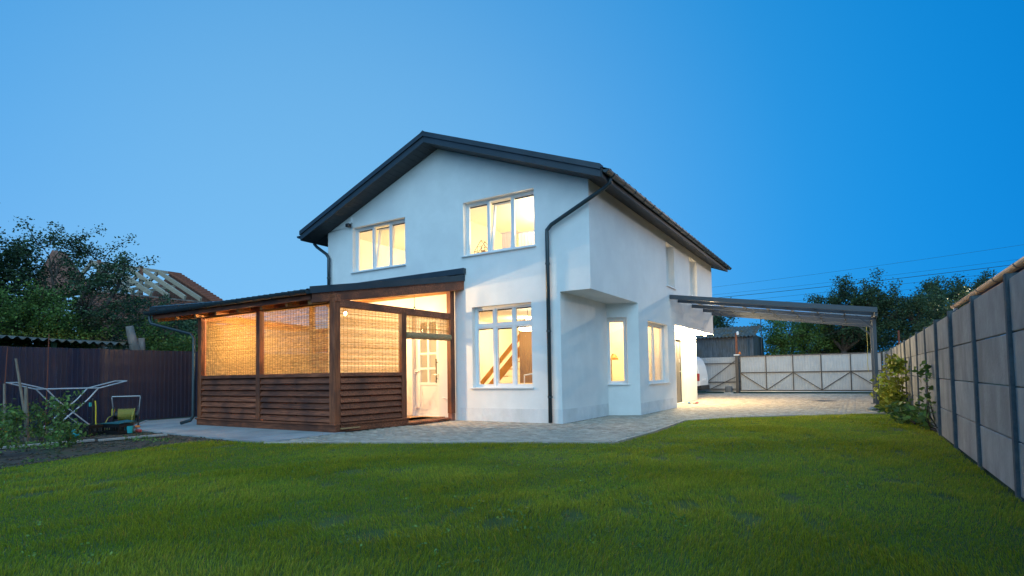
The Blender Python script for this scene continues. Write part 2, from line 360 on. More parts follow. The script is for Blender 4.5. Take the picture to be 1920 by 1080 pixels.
# ------------------------------------------------------------------ lawn grass
def noise2(x, y, s, seed):
    r = np.random.default_rng(seed); v = np.zeros(x.shape); 
    for k in range(7):
        a = r.uniform(0, 6.28); f = s*r.uniform(.6, 1.8); v += np.sin((x*np.cos(a)+y*np.sin(a))*f+r.uniform(0, 6.28))
    return v/7**.5
def grass(name, poly, N, hmul=1, label='short green lawn grass spreading before the house'):
    P = np.array(poly); lo = P.min(0); hi = P.max(0)
    n = N*3
    x = rng.uniform(lo[0], hi[0], n); y = rng.uniform(lo[1], hi[1], n); d = np.hypot(x-CAM.x, y-CAM.y)
    keep = inside(poly, x, y)
    dens = np.clip(1.35-.12*d, .34, 1)
    ahead = (x-CAM.x)*fw.x+(y-CAM.y)*fw.y
    dens = np.where(ahead < 1.2, .05, dens)
    cl = noise2(x, y, 3.0, 3)+.7*noise2(x, y, 7, 4)+.6*noise2(x, y, 1.1, 5)
    hf = noise2(x, y, 9, 15)+.8*noise2(x, y, 2.1, 16)
    bare = np.where(hf < -1.35, np.where(hf < -1.9, .15, .5), 1.0)
    keep &= rng.uniform(0, 1, n) < dens*bare
    x = x[keep]; y = y[keep]; d = d[keep]; cl = cl[keep]; n = len(x)
    h = (.030+.009*np.clip(cl, -1.4, 2))*rng.uniform(.55, 1.35, n)*hmul; h = np.maximum(h, .015)
    w = np.clip(.0012+.00038*d, .0020, .006)*rng.uniform(.7, 1.3, n)
    a = rng.uniform(0, 6.283, n); lean = rng.uniform(.1, .75, n)
    la = noise2(x, y, 1.6, 8)*2.2+rng.normal(0, .8, n)
    lx, ly = np.cos(la)*lean*h, np.sin(la)*lean*h; wx, wy = np.cos(a)*w/2, np.sin(a)*w/2
    z0 = np.full(n, -.02)
    V = np.empty((n, 5, 3))
    V[:, 0] = np.stack([x-wx, y-wy, z0], 1); V[:, 1] = np.stack([x+wx, y+wy, z0], 1)
    V[:, 2] = np.stack([x+wx*.8+lx*.3, y+wy*.8+ly*.3, z0+h*.6], 1); V[:, 3] = np.stack([x-wx*.8+lx*.3, y-wy*.8+ly*.3, z0+h*.6], 1)
    V[:, 4] = np.stack([x+lx, y+ly, z0+h*1.0], 1)
    b = (np.arange(n)*5)[:, None]
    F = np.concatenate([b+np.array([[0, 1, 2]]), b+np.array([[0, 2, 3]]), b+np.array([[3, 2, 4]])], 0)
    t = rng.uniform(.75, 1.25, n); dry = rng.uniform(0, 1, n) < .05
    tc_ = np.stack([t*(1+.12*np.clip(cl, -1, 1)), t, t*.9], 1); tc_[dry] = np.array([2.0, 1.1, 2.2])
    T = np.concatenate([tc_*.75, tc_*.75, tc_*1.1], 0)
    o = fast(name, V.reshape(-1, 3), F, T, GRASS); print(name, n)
    return tag(o, label, 'grass', kind='stuff')
grass('lawn_grass', LAWN, 600000)

WP = rng.uniform([-4.2, -9], [6, 4.5], (2600, 2)); WP = WP[inside(LAWN, WP[:, 0], WP[:, 1]) & (noise2(WP[:, 0], WP[:, 1], 1.4, 61) > .3)]
WEEDC = np.c_[WP, np.full(len(WP), .012)]
# ------------------------------------------------------------------ house
house = thing('house', 'white two storey house with dark gable roof and lit windows', 'house', (0, 0, 0))
F0 = Fr((0, 0, 0), (1, 0, 0), (0, 1, 0))
S0 = Fr((.68, 0, 0), (0, 1, 0), (-1, 0, 0))
RIDX = -3.17; SL = .388
def zu(x): return 6.42-SL*abs(x-RIDX)
def wall(name, fr, u0, u1, v0, v1, holes=(), cuts=(), top=None, thick=.24, m=PLASTER, extra=(), caps=(), inner=True):
    us = sorted({u0, u1, *extra, *[h[0] for h in holes], *[h[1] for h in holes], *[c[0] for c in cuts], *[c[1] for c in cuts]})
    us = [u for u in us if u0-1e-6 <= u <= u1+1e-6]
    vs = sorted({v0, v1, *[h[2] for h in holes], *[h[3] for h in holes], *[c[2] for c in cuts], *[c[3] for c in cuts]})
    vs = [v for v in vs if v0-1e-6 <= v <= v1+1e-6]
    mb = MB(); tp = top or (lambda u: v1)
    for a, b in zip(us, us[1:]):
        for k, (c, d) in enumerate(zip(vs, vs[1:])):
            mu, mv = (a+b)/2, (c+d)/2
            if any(h[0] < mu < h[1] and h[2] < mv < h[3] for h in list(holes)+list(cuts)): continue
            da, db = (tp(a), tp(b)) if k == len(vs)-2 else (d, d)
            for w in ((0, thick) if inner else (0,)): mb.quad(fr.p(a, c, w), fr.p(b, c, w), fr.p(b, db, w), fr.p(a, da, w))
    for h in holes:
        a, b, c, d = h[:4]
        mb.quad(fr.p(a, c, 0), fr.p(a, d, 0), fr.p(a, d, thick), fr.p(a, c, thick)); mb.quad(fr.p(b, c, 0), fr.p(b, d, 0), fr.p(b, d, thick), fr.p(b, c, thick))
        mb.quad(fr.p(a, d, 0), fr.p(b, d, 0), fr.p(b, d, thick), fr.p(a, d, thick)); mb.quad(fr.p(a, c, 0), fr.p(b, c, 0), fr.p(b, c, thick), fr.p(a, c, thick))
    return mb.build(name, m, house, recalc=False)
WU1 = (-6.05, -4.22, 3.76, 4.95); WU2 = (-2.44, -.58, 3.74, 4.985); WL = (-2.23, -.69, .74, 2.555)
DOOR = (-4.02, -3.20, .06, 2.47)
wall('front_wall', F0, -7.0, .68, 0, 4.99, holes=[WU1, WU2, WL, DOOR], cuts=[(0, .68, 0, 2.71)], top=lambda u: zu(u)+.02, extra=(RIDX, 0))
WS1 = (5.35, 6.17, 3.46, 4.70); WS2 = (7.95, 8.93, 3.48, 4.72); WG = (3.56, 5.30, .74, 2.335)
wall('side_wall', S0, 0, 11.2, 0, 4.95, holes=[WS1, WS2, WG], cuts=[(0, 2.85, 0, 2.71), (6.04, 11.2, 0, 2.40)])
NF = Fr((0, 0, 0), (0, 1, 0), (-1, 0, 0)); wall('notch_side_wall', NF, 0, 2.5, 0, 2.71, thick=.2)
nd = Vector((.70, .35, 0)).normalized(); NB = Fr((-.02, 2.5, 0), nd, Vector((-nd.y, nd.x, 0))); NL = Vector((.70, .35, 0)).length
WN = (.03, .50, .75, 2.37)
wall('notch_back_wall', NB, 0, NL, 0, 2.71, holes=[WN], thick=.2)
MB().add([(0, .0, 2.71), (.68, .0, 2.71), (.68, 2.85, 2.71), (0, 2.55, 2.71)], [(0, 1, 2, 3)]).build('overhang_soffit', PLASTER, house)
RF = Fr((.14, 6.04, 0), (0, 1, 0), (-1, 0, 0)); DR = (2.0, 2.92, 0, 2.10)
wall('porch_wall', RF, 0, 4.74, 0, 2.40, holes=[DR], thick=.2)
MB().box(.14, .674, 6.04-.24, 6.037, 0, 2.40).build('porch_return_wall', PLASTER, house)
MB().box(-.1, .675, 6.03, 11.19, 2.403, 2.52).build('porch_ceiling', PLASTER, house)
wall('rear_wall', Fr((0, 11.2, 0), (1, 0, 0), (0, -1, 0)), -7.0, .68, 2.4, 4.99, top=lambda u: zu(u)+.02, extra=(RIDX,))
wall('rear_ground_wall', Fr((0, 10.78, 0), (1, 0, 0), (0, -1, 0)), -7.0, .14, 0, 2.4)
wall('left_wall', Fr((-7.0, 0, 0), (0, 1, 0), (1, 0, 0)), 0, 11.2, 0, 4.95)
# plinth panels, a few millimetres proud
xs = [-2.58, -1.98, -1.0, -.33, -.001]
for a, b in zip(xs, xs[1:]):
    q = MB(); F0.box(q, a+.002, b-.002, 0, .29, -.006, .0); q.build('plinth_panel', PLINTH, house)
for fr, L in ((NF, [0.001, .9, 1.8, 2.49]), (Fr((.68, 0, 0), (0, 1, 0), (-1, 0, 0)), [2.86, 3.9, 5.0, 6.03])):
    for a, b in zip(L, L[1:]):
        q = MB(); fr.box(q, a+.002, b-.002, 0, .29, -.006, .0); q.build('plinth_panel', PLINTH, house)
# interior
def part(name, m, *boxes, parent=house):
    q = MB()
    for b in boxes: q.box(*b)
    return q.build(name, m, parent)
part('inner_floor', INFLOOR, (-6.76, -.2, .24, 5.8, -.02, .05), (-.2, .1, 3.2, 5.8, -.02, .05))
part('storey_slab', INWHITE, (-6.76, -.02, .24, 10.9, 2.62, 2.92), (-.02, .44, 2.95, 5.8, 2.62, 2.92), (-.02, .44, .24, 2.94, 2.72, 2.92))
part('partition', INWHITE, (-4.50, -4.36, .24, 5.8, .05, 2.62)); part('partition', INWALL, (-6.76, .44, 5.8, 5.94, .05, 2.62))
part('partition', INWALL, (-3.25, -3.10, .24, 4.2, 2.92, 4.944)); part('partition', INWALL, (-6.76, .44, 4.2, 4.35, 2.92, 4.944)); part('partition', INWALL, (-6.76, .44, 9.5, 9.65, 2.92, 4.944))
part('upper_ceiling', INWHITE, (-6.76, .44, .24, 9.5, 4.945, 5.0))

def bars(mb, fr, a, b, c, d, t, w0, w1):
    fr.box(mb, a, b, c, c+t, w0, w1); fr.box(mb, a, b, d-t, d, w0, w1); fr.box(mb, a, a+t, c+t, d-t, w0, w1); fr.box(mb, b-t, b, c+t, d-t, w0, w1)
def window(fr, hole, mull=(), trans=None, tilt=(), dep=.13, sill=True, label=None, name='window'):
    a, b, c, d = hole; q = MB(); t = .045; w0, w1 = dep, dep+.07
    bars(q, fr, a, b, c, d, t, w0, w1); xs = [a+t]
    for m in mull:
        fr.box(q, m-.024, m+.024, c+t, d-t, w0+.002, w1-.002); xs += [m-.024, m+.024]
    xs.append(b-t)
    if trans:
        for i in range(0, len(xs), 2): fr.box(q, xs[i], xs[i+1], trans-.028, trans+.028, w0+.004, w1-.004)
    win = q.build(name, UPVC, house)
    if label: win['label'] = label
    zs = [(c+t, d-t)] if not trans else [(c+t, trans-.028), (trans+.028, d-t)]
    for i in range(0, len(xs), 2):
        for zi, (z0, z1) in enumerate(zs):
            x0, x1 = xs[i], xs[i+1]; op = (i//2 in tilt and zi == 0)
            s = MB(); bt = .04 if op else .026
            bars(s, fr, x0+.002, x1-.002, z0+.002, z1-.002, bt, w0+(.02 if op else .012), w1+(.015 if op else -.01))
            p = MB(); fr.box(p, x0+bt, x1-bt, z0+bt, z1-bt, w0+.035, w0+.039)
            if op and tilt_open:
                base = fr.p((x0+x1)/2, z0, w0+.03)
                rot = Matrix.Rotation(-R(8) if fr.u.cross(fr.w).z > 0 else R(8), 4, fr.u)
                for mbx in (s, p): mbx.v = [tuple(base+rot @ (Vector(v)-base)) for v in mbx.v]
            so_ = s.build('sash', UPVC, win); p.build('pane', GLASS, win)
            # roller track and dark seal at the head
            k = MB(); fr.box(k, x0+bt, x1-bt, z1-bt-.028, z1-bt-.004, w0+.05, w0+.062); k.build('blind_rail', GUTTER, win)
    if sill:
        k = MB(); fr.box(k, a-.04, b+.04, c-.022, c+.004, -.05, dep+.01); k.build('sill', UPVC, win, bevel=.003)
    return win
tilt_open = True
window(F0, WU1, (-5.42, -4.84), tilt=(1,), label='upper window without ornament, middle sash tilted')
window(F0, WU2, (-1.82, -1.21), tilt=(1,), label='upper window with wire house ornament on its sill')
tilt_open = False
window(F0, WL, (-1.71, -1.205), trans=2.125, tilt=(1,), label='tall six-light ground floor window')
window(NB, WN, (), label='narrow window in the recessed wall')
window(S0, WG, (4.43,), label='ground floor window in the side wall'); window(S0, WS1, (), dep=.2); window(S0, WS2, (8.44,), dep=.2)

# glazed veranda door
dr = part('door', UPVC, parent=house); 
q = MB(); a, b, c, d = DOOR; bars(q, F0, a, b, c, d, .05, .10, .17); dr.data = q.mesh('door'); dr.data.materials.append(UPVC)
q = MB(); F0.box(q, a+.052, a+.16, c+.052, d-.052, .11, .16); F0.box(q, b-.16, b-.052, c+.052, d-.052, .11, .16)
F0.box(q, a+.16, b-.16, c+.052, c+.17, .11, .16); F0.box(q, a+.16, b-.16, d-.16, d-.052, .11, .16)
mx = (a+b)/2; rows = [.87, 1.20, 1.56, 1.93, 2.31]
F0.box(q, a+.16, b-.16, .80, .87, .11, .16); F0.box(q, mx-.03, mx+.03, .87, 2.31, .11, .16)
for z in rows[1:-1]: F0.box(q, a+.16, mx-.03, z-.025, z+.025, .112, .158); F0.box(q, mx+.03, b-.16, z-.025, z+.025, .112, .158)
lf = q.build('door_leaf', UPVC, dr)
q = MB(); F0.box(q, a+.162, b-.162, c+.172, .798, .125, .15); q.build('door_panel', UPVC, dr)
for i in range(4):
    for x0, x1 in ((a+.16, mx-.03), (mx+.03, b-.16)):
        q = MB(); F0.box(q, x0, x1, rows[i]+(.025 if i else 0), rows[i+1]-(.025 if i < 3 else 0), .133, .137); q.build('pane', GLASS, dr)
for z in (.20, 1.07, 1.98):
    q = MB(); F0.box(q, a-.01, a+.035, z, z+.13, .06, .10); F0.box(q, a+.035, a+.12, z+.05, z+.085, .07, .10); q.build('hinge', WHITE, dr)
MB().tube([(b-.12, .05, .85), (b-.12, .05, 1.42)], .014).tube([(b-.12, .05, .95), (b-.12, .11, .95)], .009).tube([(b-.12, .05, 1.34), (b-.12, .11, 1.34)], .009).build('pull_handle', BLACK, dr)
MB().tube([(b-.08, .04, 1.05), (b-.08, .10, 1.05)], .012).tube([(b-.08, .045, 1.05), (b-.19, .045, 1.05)], .009).build('lever_handle', STEEL, dr)
# dark entrance door under the porch light
d2 = MB(); RF.box(d2, DR[0]+.05, DR[1]-.05, .02, 2.05, .10, .15); d2 = d2.build('door', mat('entrance_door', (.10, .095, .09), rough=.4), house); d2['label'] = 'dark grey entrance door under the porch lights'
q = MB(); bars(q, RF, DR[0], DR[1], 0, 2.10, .05, .08, .16); q.build('door_frame', ANTH, d2)
q = MB(); RF.box(q, DR[0]+.16, DR[0]+.20, .55, 1.75, .092, .10); q.build('door_inlay', STEEL, d2)
MB().tube([RF.p(DR[1]-.16, 1.05, .04), RF.p(DR[1]-.16, 1.05, .10)], .012).tube([RF.p(DR[1]-.16, 1.05, .045), RF.p(DR[1]-.28, 1.05, .045)], .01).build('lever_handle', STEEL, d2)
q = MB(); RF.box(q, DR[1]-.19, DR[1]-.13, 1.35, 1.47, .088, .10); q.build('lock_plate', STEEL, d2)

# roof
def slope_pt(x, y, dz=0): return Vector((x, y, zu(x)+dz))
XL, XR, Y0, Y1 = -7.50, 1.16, -.50, 11.65
roof = MB()
for xa, xb in ((XL, RIDX), (RIDX, XR)):
    roof.hexa([slope_pt(xa, Y0+.02, .035), slope_pt(xb, Y0+.02, .035), slope_pt(xb, Y1, .035), slope_pt(xa, Y1, .035), slope_pt(xa, Y0+.02, .17), slope_pt(xb, Y0+.02, .17), slope_pt(xb, Y1, .17), slope_pt(xa, Y1, .17)])
roof = roof.build('roof', TILE, house)
# profiled tile sheet: waves run down the slope, steps across it
for side, (xa, xb) in (('l', (RIDX, XL-.03)), ('r', (RIDX, XR+.11))):
    ny, nx = 400, 26; yy = np.linspace(Y0+.05, Y1+.02, ny); tt = np.linspace(0, 1, nx)
    Yg, Tg = np.meshgrid(yy, tt, indexing='ij'); Xg = xa+(xb-xa)*Tg
    st = (Tg*12) % 1
    Z = 6.42-SL*np.abs(Xg-RIDX)+.200+.034*np.maximum(np.sin(Yg*2*np.pi/.35), -.35)+.018*st
    V = np.stack([Xg, Yg, Z], -1).reshape(-1, 3); i = np.arange((ny-1)*(nx-1)); r_, c_ = i//(nx-1), i % (nx-1); b_ = r_*nx+c_
    fast('tile_sheet', V, np.stack([b_, b_+1, b_+nx+1, b_+nx], 1), None, TILE, roof)
for xa, xb in ((XL, RIDX), (RIDX, XR)):
    # barge board and the flashing over it, in sheets
    n = 3
    for k in range(n):
        p0 = xa+(xb-xa)*k/n; p1 = xa+(xb-xa)*(k+1)/n; e0 = .0015
        MB().hexa([slope_pt(p0+e0, Y0-.012, -.012), slope_pt(p1-e0, Y0-.012, -.012), slope_pt(p1-e0, Y0+.012, -.012), slope_pt(p0+e0, Y0+.012, -.012), slope_pt(p0+e0, Y0-.012, .165), slope_pt(p1-e0, Y0-.012, .165), slope_pt(p1-e0, Y0+.012, .165), slope_pt(p0+e0, Y0+.012, .165)]).build('barge_board', ANTH, roof)
        MB().hexa([slope_pt(p0+e0, Y0-.045, .125), slope_pt(p1-e0, Y0-.045, .125), slope_pt(p1-e0, Y0-.02, .125), slope_pt(p0+e0, Y0-.02, .125), slope_pt(p0+e0, Y0-.045, .235), slope_pt(p1-e0, Y0-.045, .235), slope_pt(p1-e0, Y0+.14, .235), slope_pt(p0+e0, Y0+.14, .235)]).build('verge_flashing', ANTH, roof)
# ridge cap
MB().prism([(RIDX-.16, Y0-.05, zu(RIDX-.16)+.21), (RIDX, Y0-.05, 6.42+.25), (RIDX+.16, Y0-.05, zu(RIDX+.16)+.21), (RIDX, Y0-.05, 6.42+.2)], (0, Y1-Y0+.1, 0)).build('ridge_cap', ANTH, roof)
# soffit planks of the gable overhang, then of the right and left eaves
def soff(a, b, c, d):
    MB().hexa([Vector(p)+Vector((0, 0, 0)) for p in (a, b, c, d)]+[Vector(p)+Vector((0, 0, .014)) for p in (a, b, c, d)]).build('soffit_plank', ANTHD, roof)
x = XL+.01
while x < XR-.02:
    x2 = min(x+.148, XR-.01)
    if x < RIDX < x2: x2 = RIDX
    soff(slope_pt(x, Y0+.013), slope_pt(x2, Y0+.013), slope_pt(x2, -.002), slope_pt(x, -.002)); x = x2+.008 if x2 != RIDX else x2+.002
y = 0.01
while y < Y1-.05:
    for xa, xb in ((.682, XR-.01), (XL+.01, -7.002)): soff(slope_pt(xa, y), slope_pt(xb, y), slope_pt(xb, y+.19), slope_pt(xa, y+.19))
    y += .198
for x in (XR, XL-.02): part('fascia', ANTH, (x, x+.018, Y0+.02, Y1, zu(XR)-.015, zu(XR)+.16), parent=roof)
for xa, xb in ((XL, RIDX), (RIDX, XR)): MB().hexa([slope_pt(xa, Y1, -.012), slope_pt(xb, Y1, -.012), slope_pt(xb, Y1+.02, -.012), slope_pt(xa, Y1+.02, -.012), slope_pt(xa, Y1, .16), slope_pt(xb, Y1, .16), slope_pt(xb, Y1+.02, .16), slope_pt(xa, Y1+.02, .16)]).build('rear_barge', ANTH, roof)
def gutter(x, y0, y1, z, r, parent, m=GUTTER, axis='y'):
    mb = MB(); vs = []; n = 9
    for y in (y0, y1):
        for rr in (r, r-.006):
            for k in range(n):
                a = math.pi+math.pi*k/(n-1); vs.append((x+rr*math.cos(a), y, z+rr*math.sin(a)) if axis == 'y' else (y, x+rr*math.cos(a), z+rr*math.sin(a)))
    fs = []
    for k in range(n-1): fs += [(k, k+1, 2*n+k+1, 2*n+k), (n+k, n+k+1, 3*n+k+1, 3*n+k), (k, k+1, n+k+1, n+k), (2*n+k, 2*n+k+1, 3*n+k+1, 3*n+k)]
    fs += [(0, n, 3*n, 2*n), (n-1, 2*n-1, 4*n-1, 3*n-1), tuple(range(n)), tuple(range(2*n, 3*n))]
    mb.add(vs, fs); g_ = mb.build('gutter', m, parent)
    yy = y0+.3
    while yy < y1:
        pts = [(x+(r+.006)*math.cos(math.pi+math.pi*k/8), yy, z+(r+.006)*math.sin(math.pi+math.pi*k/8)) for k in range(9)]
        if axis != 'y': pts = [(b, a, c) for a, b, c in pts]
        MB().tube(pts, .008, 5).build('gutter_bracket', m, g_); yy += (1.5 if m is not GUTTER else .62) if axis == 'y' else .55
    return g_
gutter(XR+.095, Y0-.0, Y1, 4.86, .068, house); gutter(XL-.09, Y0, Y1, 4.86, .068, house)
q = MB().tube([(1.22, -.16, 4.86), (1.20, -.16, 4.70), (1.08, -.14, 4.63), (-.12, -.10, 4.10), (-.225, -.10, 4.00), (-.225, -.10, 3.9), (-.225, -.10, .02)], .042, 12)
dpp = q.build('downpipe', GUTTER, house, smooth=True)
for z in (3.3, 1.9, .55): MB().tube([(-.225, -.10, z-.02), (-.225, -.10, z+.02)], .05, 12).tube([(-.225, -.05, z), (-.225, .0, z)], .01, 6).build('pipe_clip', GUTTER, dpp)
q = MB().tube([(-7.55, .0, 4.86), (-7.55, -.0, 4.72), (-7.42, -.02, 4.62), (-6.98, -.07, 4.36), (-6.88, -.08, 4.24), (-6.88, -.08, 3.30)], .042, 12)
dpl = q.build('downpipe', GUTTER, house, smooth=True); MB().tube([(-6.88, -.08, 3.68), (-6.88, -.08, 3.72)], .05, 12).build('pipe_clip', GUTTER, dpl)
# bracket camera by the upper left window
sc1 = thing('security_camera', 'white and black security camera beside the upper left window', 'security camera', (-6.08, 0, 5.08))
MB().box(-.05, .05, -.05, -.001, .0, .14).build('mount', WHITE, sc1, bevel=.008); MB().tube([(0, -.05, .02), (-.01, -.08, -.03)], .018).build('arm', WHITE, sc1); MB().box(-.07, .05, -.17, -.05, -.12, -.03).build('camera_body', BLACK, sc1, bevel=.015)

# ------------------------------------------------------------------ things indoors, seen through the glass
ceil = []
def ceiling_lamp(x, y, z, label, e, r=.04):
    t = thing('ceiling_lamp', label, 'ceiling lamp', (x, y, z), 'lamps inside the house')
    MB().lathe([(.001, -.10), (.11, -.09), (.17, -.05), (.18, -.01), (.17, 0)], n=20).build('diffuser', LAMPG, t, smooth=True)
    lampo('lamp_light', (0, 0, -.22), e, (1, .71, .36), .12, t); return t
ceiling_lamp(-2.6, 3.4, 2.60, 'round glowing ceiling lamp deep in the ground floor room', 210)
ceiling_lamp(-.55, 4.6, 2.60, 'round glowing ceiling lamp seen in the narrow window', 150)
ceiling_lamp(-4.9, 2.3, 4.94, 'glowing ceiling lamp in the upper left room', 180)
ceiling_lamp(-1.1, 1.9, 4.94, 'glowing ceiling lamp in the upper right room', 160)
ceiling_lamp(-1.2, 8.0, 4.94, 'glowing ceiling lamp behind the side wall upper windows', 120)
pl = thing('pendant_lamp', 'glowing white drum pendant lamp in the tall ground floor window', 'pendant lamp', (-1.70, 1.6, 2.10))
MB().lathe([(.20, 0), (.22, .02), (.22, .12), (.19, .14), (.001, .145)], n=24).build('shade', bulb_mat('shade_glow', (1, .86, .62), 6), pl, smooth=True)
MB().tube([(0, 0, .14), (0, 0, .52)], .006, 6).build('cord', BLACK, pl); lampo('lamp_light', (0, 0, -.08), 30, r=.1, parent=pl)
stt = thing('staircase', 'honey wood staircase rising behind the tall ground floor window', 'staircase', (0, 0, 0))
MB().beam((-4.2, 3.2, .38), (-2.1, 3.2, 2.45), .05, .20).build('stringer', ORW, stt); MB().beam((-4.2, 3.2, .78), (-2.1, 3.2, 2.85), .05, .12).build('handrail', ORW, stt)
for k in range(10): MB().box(-4.15+k*.21, -3.93+k*.21, 3.25, 4.1, .34+k*.207, .375+k*.207).build('tread', INWALL, stt)
cu = thing('curtain', 'brown striped curtain at the right of the tall ground floor window', 'curtain', (0, 0, 0))
V = []; Fc = []
for k in range(61):
    x = -2.42+k*.0085; y = 2.4+.035*math.sin(k*.9); V += [(x, y, .8), (x, y, 2.45)]
    if k: Fc.append((2*k-2, 2*k, 2*k+1, 2*k-1))
MB().add(V, Fc).build('cloth', CURTB, cu, recalc=False, smooth=True); MB().tube([(-2.5, 2.4, 2.47), (-1.8, 2.4, 2.47)], .012).build('rail', BLACK, cu)
def chair(x, y, label):
    c = thing('chair', label, 'chair', (x, y, .05), 'white chairs in the dining room')
    MB().box(-.2, .2, -.2, .2, .43, .46).build('seat', WHITE, c, bevel=.01)
    q = MB(); q.tube([(-.18, .18, .46), (-.19, .22, .95)], .016).tube([(.18, .18, .46), (.19, .22, .95)], .016).tube([(-.19, .22, .95), (0, .23, .98), (.19, .22, .95)], .018).tube([(-.18, .2, .7), (.18, .2, .7)], .012); q.build('backrest', WHITE, c)
    for sx in (-.17, .17):
        for sy in (-.17, .17): MB().tube([(sx, sy, .43), (sx*1.15, sy*1.15, 0)], .014).build('leg', WHITE, c)
chair(-1.55, 1.25, 'white chair with bow back behind the tall window pane'); 
tb = thing('dining_table', 'dining table with flowers just inside the tall ground floor window', 'table', (-1.2, 1.9, .05))
MB().box(-.5, .5, -.35, .35, .70, .73).build('tabletop', WHITE, tb)
for sx in (-.45, .45):
    for sy in (-.3, .3): MB().box(sx-.02, sx+.02, sy-.02, sy+.02, 0, .70).build('leg', WHITE, tb)
fl = thing('floor_lamp', 'slim arched floor lamp inside the narrow window', 'floor lamp', (-.69, 4.5, .05))
MB().tube([(0, 0, 0), (0, 0, 1.42), (.04, 0, 1.50), (.09, 0, 1.50)], .012).build('stem', BLACK, fl); MB().lathe([(.03, .10), (.10, 0), (.12, -.06)], (.09, 0, 1.40), 16).build('shade', ORW, fl); MB().lathe([(0, .02), (.13, .02), (.13, 0)], n=16).build('base', BLACK, fl)
ck = thing('cabinet', 'honey wood glass cabinet seen through the narrow window', 'cabinet', (-.40, 5.2, .05))
q = MB(); q.box(-.14, -.09, 0, .3, 0, 1.9).box(.35, .40, 0, .3, 0, 1.9).box(-.09, .35, 0, .3, 1.84, 1.9).box(-.09, .35, .27, .3, 0, 1.84); q.build('cabinet_frame', ORW, ck)
for z in (.5, .85, 1.2, 1.5): MB().box(-.09, .35, .02, .27, z, z+.02).build('shelf', ORW, ck)
tr = thing('wire_house_ornament', 'black wire house ornament on the sill of the upper right window', 'ornament', (-2.16, .30, 3.80))
q = MB(); A = [(-.19, 0, 0), (.19, 0, 0), (.19, 0, .10), (0, 0, .34), (-.19, 0, .10)]
for dy in (0, .16):
    for i in range(5): a_, b_ = A[i], A[(i+1) % 5]; q.tube([(a_[0], dy, a_[2]), (b_[0], dy, b_[2])], .006, 5)
    for x_ in (-.1, 0, .1): q.tube([(x_, dy, 0), (x_, dy, .34-abs(x_)*1.26)], .004, 5)
    q.tube([(-.19, dy, .1), (.19, dy, .1)], .004, 5).tube([(-.1, dy, .2), (.1, dy, .2)], .004, 5)
for a_ in A: q.tube([(a_[0], 0, a_[2]), (a_[0], .16, a_[2])], .005, 5)
q.build('wire_frame', BLACK, tr); MB().lathe([(0, .0), (.06, .02), (.08, .06), (.05, .10), (0, .12)], (0.02, .08, .0), 12).build('pot', ORW, tr)
def sheer(name, label, x0, x1, y, z0, z1, amp=.02, m=CURT):
    V = []; Fc = []; n = 40
    for k in range(n+1):
        x = x0+(x1-x0)*k/n; yy = y+amp*math.sin(k*1.1); V += [(x, yy, z0), (x, yy, z1)]
        if k: Fc.append((2*k-2, 2*k, 2*k+1, 2*k-1))
    t = thing('curtain', label, 'curtain', (0, 0, 0)); MB().add(V, Fc).build('cloth', m, t, recalc=False, smooth=True); MB().tube([(x0-.05, y, z1+.01), (x1+.05, y, z1+.01)], .01).build('rail', WHITE, t)
wl_ = thing('wall_lamp', 'bright white globe lamp in the right pane of the upper right window', 'lamp', (-.75, 1.1, 4.62)); MB().lathe([(.001, -.13), (.08, -.10), (.13, 0), (.08, .10), (.001, .13)], n=20).build('globe', bulb_mat('globe_glow', (1, .93, .80), 9), wl_, smooth=True); MB().tube([(0, 0, .1), (0, 0, .32)], .01).build('stem', WHITE, wl_)
lampo('lamp_light', (0, -.2, -.2), 35, (1, .88, .7), .1, wl_)
pf = thing('picture_frame', 'dark framed picture on the wall behind the upper left window', 'picture', (-5.6, 4.17, 3.9)); MB().box(-.25, .25, -.02, .02, .0, .6).build('frame', BLACK, pf); MB().box(-.21, .21, -.024, -.02, .04, .56).build('print', CURTB, pf)
wr = thing('wardrobe', 'tall pale wardrobe in the upper left room', 'wardrobe', (-4.1, 3.8, 2.92)); MB().box(-.5, .5, -.3, .3, 0, 1.7).build('carcass', INWHITE, wr); MB().box(-.48, -.01, -.32, -.30, .05, 1.65).build('door', ORW, wr); MB().box(.01, .48, -.32, -.30, .05, 1.65).build('door', ORW, wr)
sheer('curtain', 'lilac white curtain behind the middle sash of the upper right window', -1.75, -1.35, .55, 3.0, 4.28)
sheer('curtain', 'pale low curtain behind the right pane of the upper right window', -1.30, -.72, .55, 3.0, 4.22, .01)
def side_curtain(y0, y1, label):
    V = []; Fc = []
    for k in range(31):
        y = y0+(y1-y0)*k/30; x = .42+.018*math.sin(k*1.2); V += [(x, y, .6), (x, y, 2.4)]
        if k: Fc.append((2*k-2, 2*k, 2*k+1, 2*k-1))
    t = thing('curtain', label, 'curtain', (0, 0, 0)); MB().add(V, Fc).build('cloth', mat('cream_curtain', (.86, .82, .70), rough=.9, trans=.6), t, recalc=False, smooth=True); MB().tube([(.42, y0, 2.41), (.42, y1, 2.41)], .01).build('rail', WHITE, t)
side_curtain(3.45, 4.30, 'cream curtain in the side window left of its mullion'); side_curtain(4.34, 5.45, 'cream curtain at the far edge of the side window')

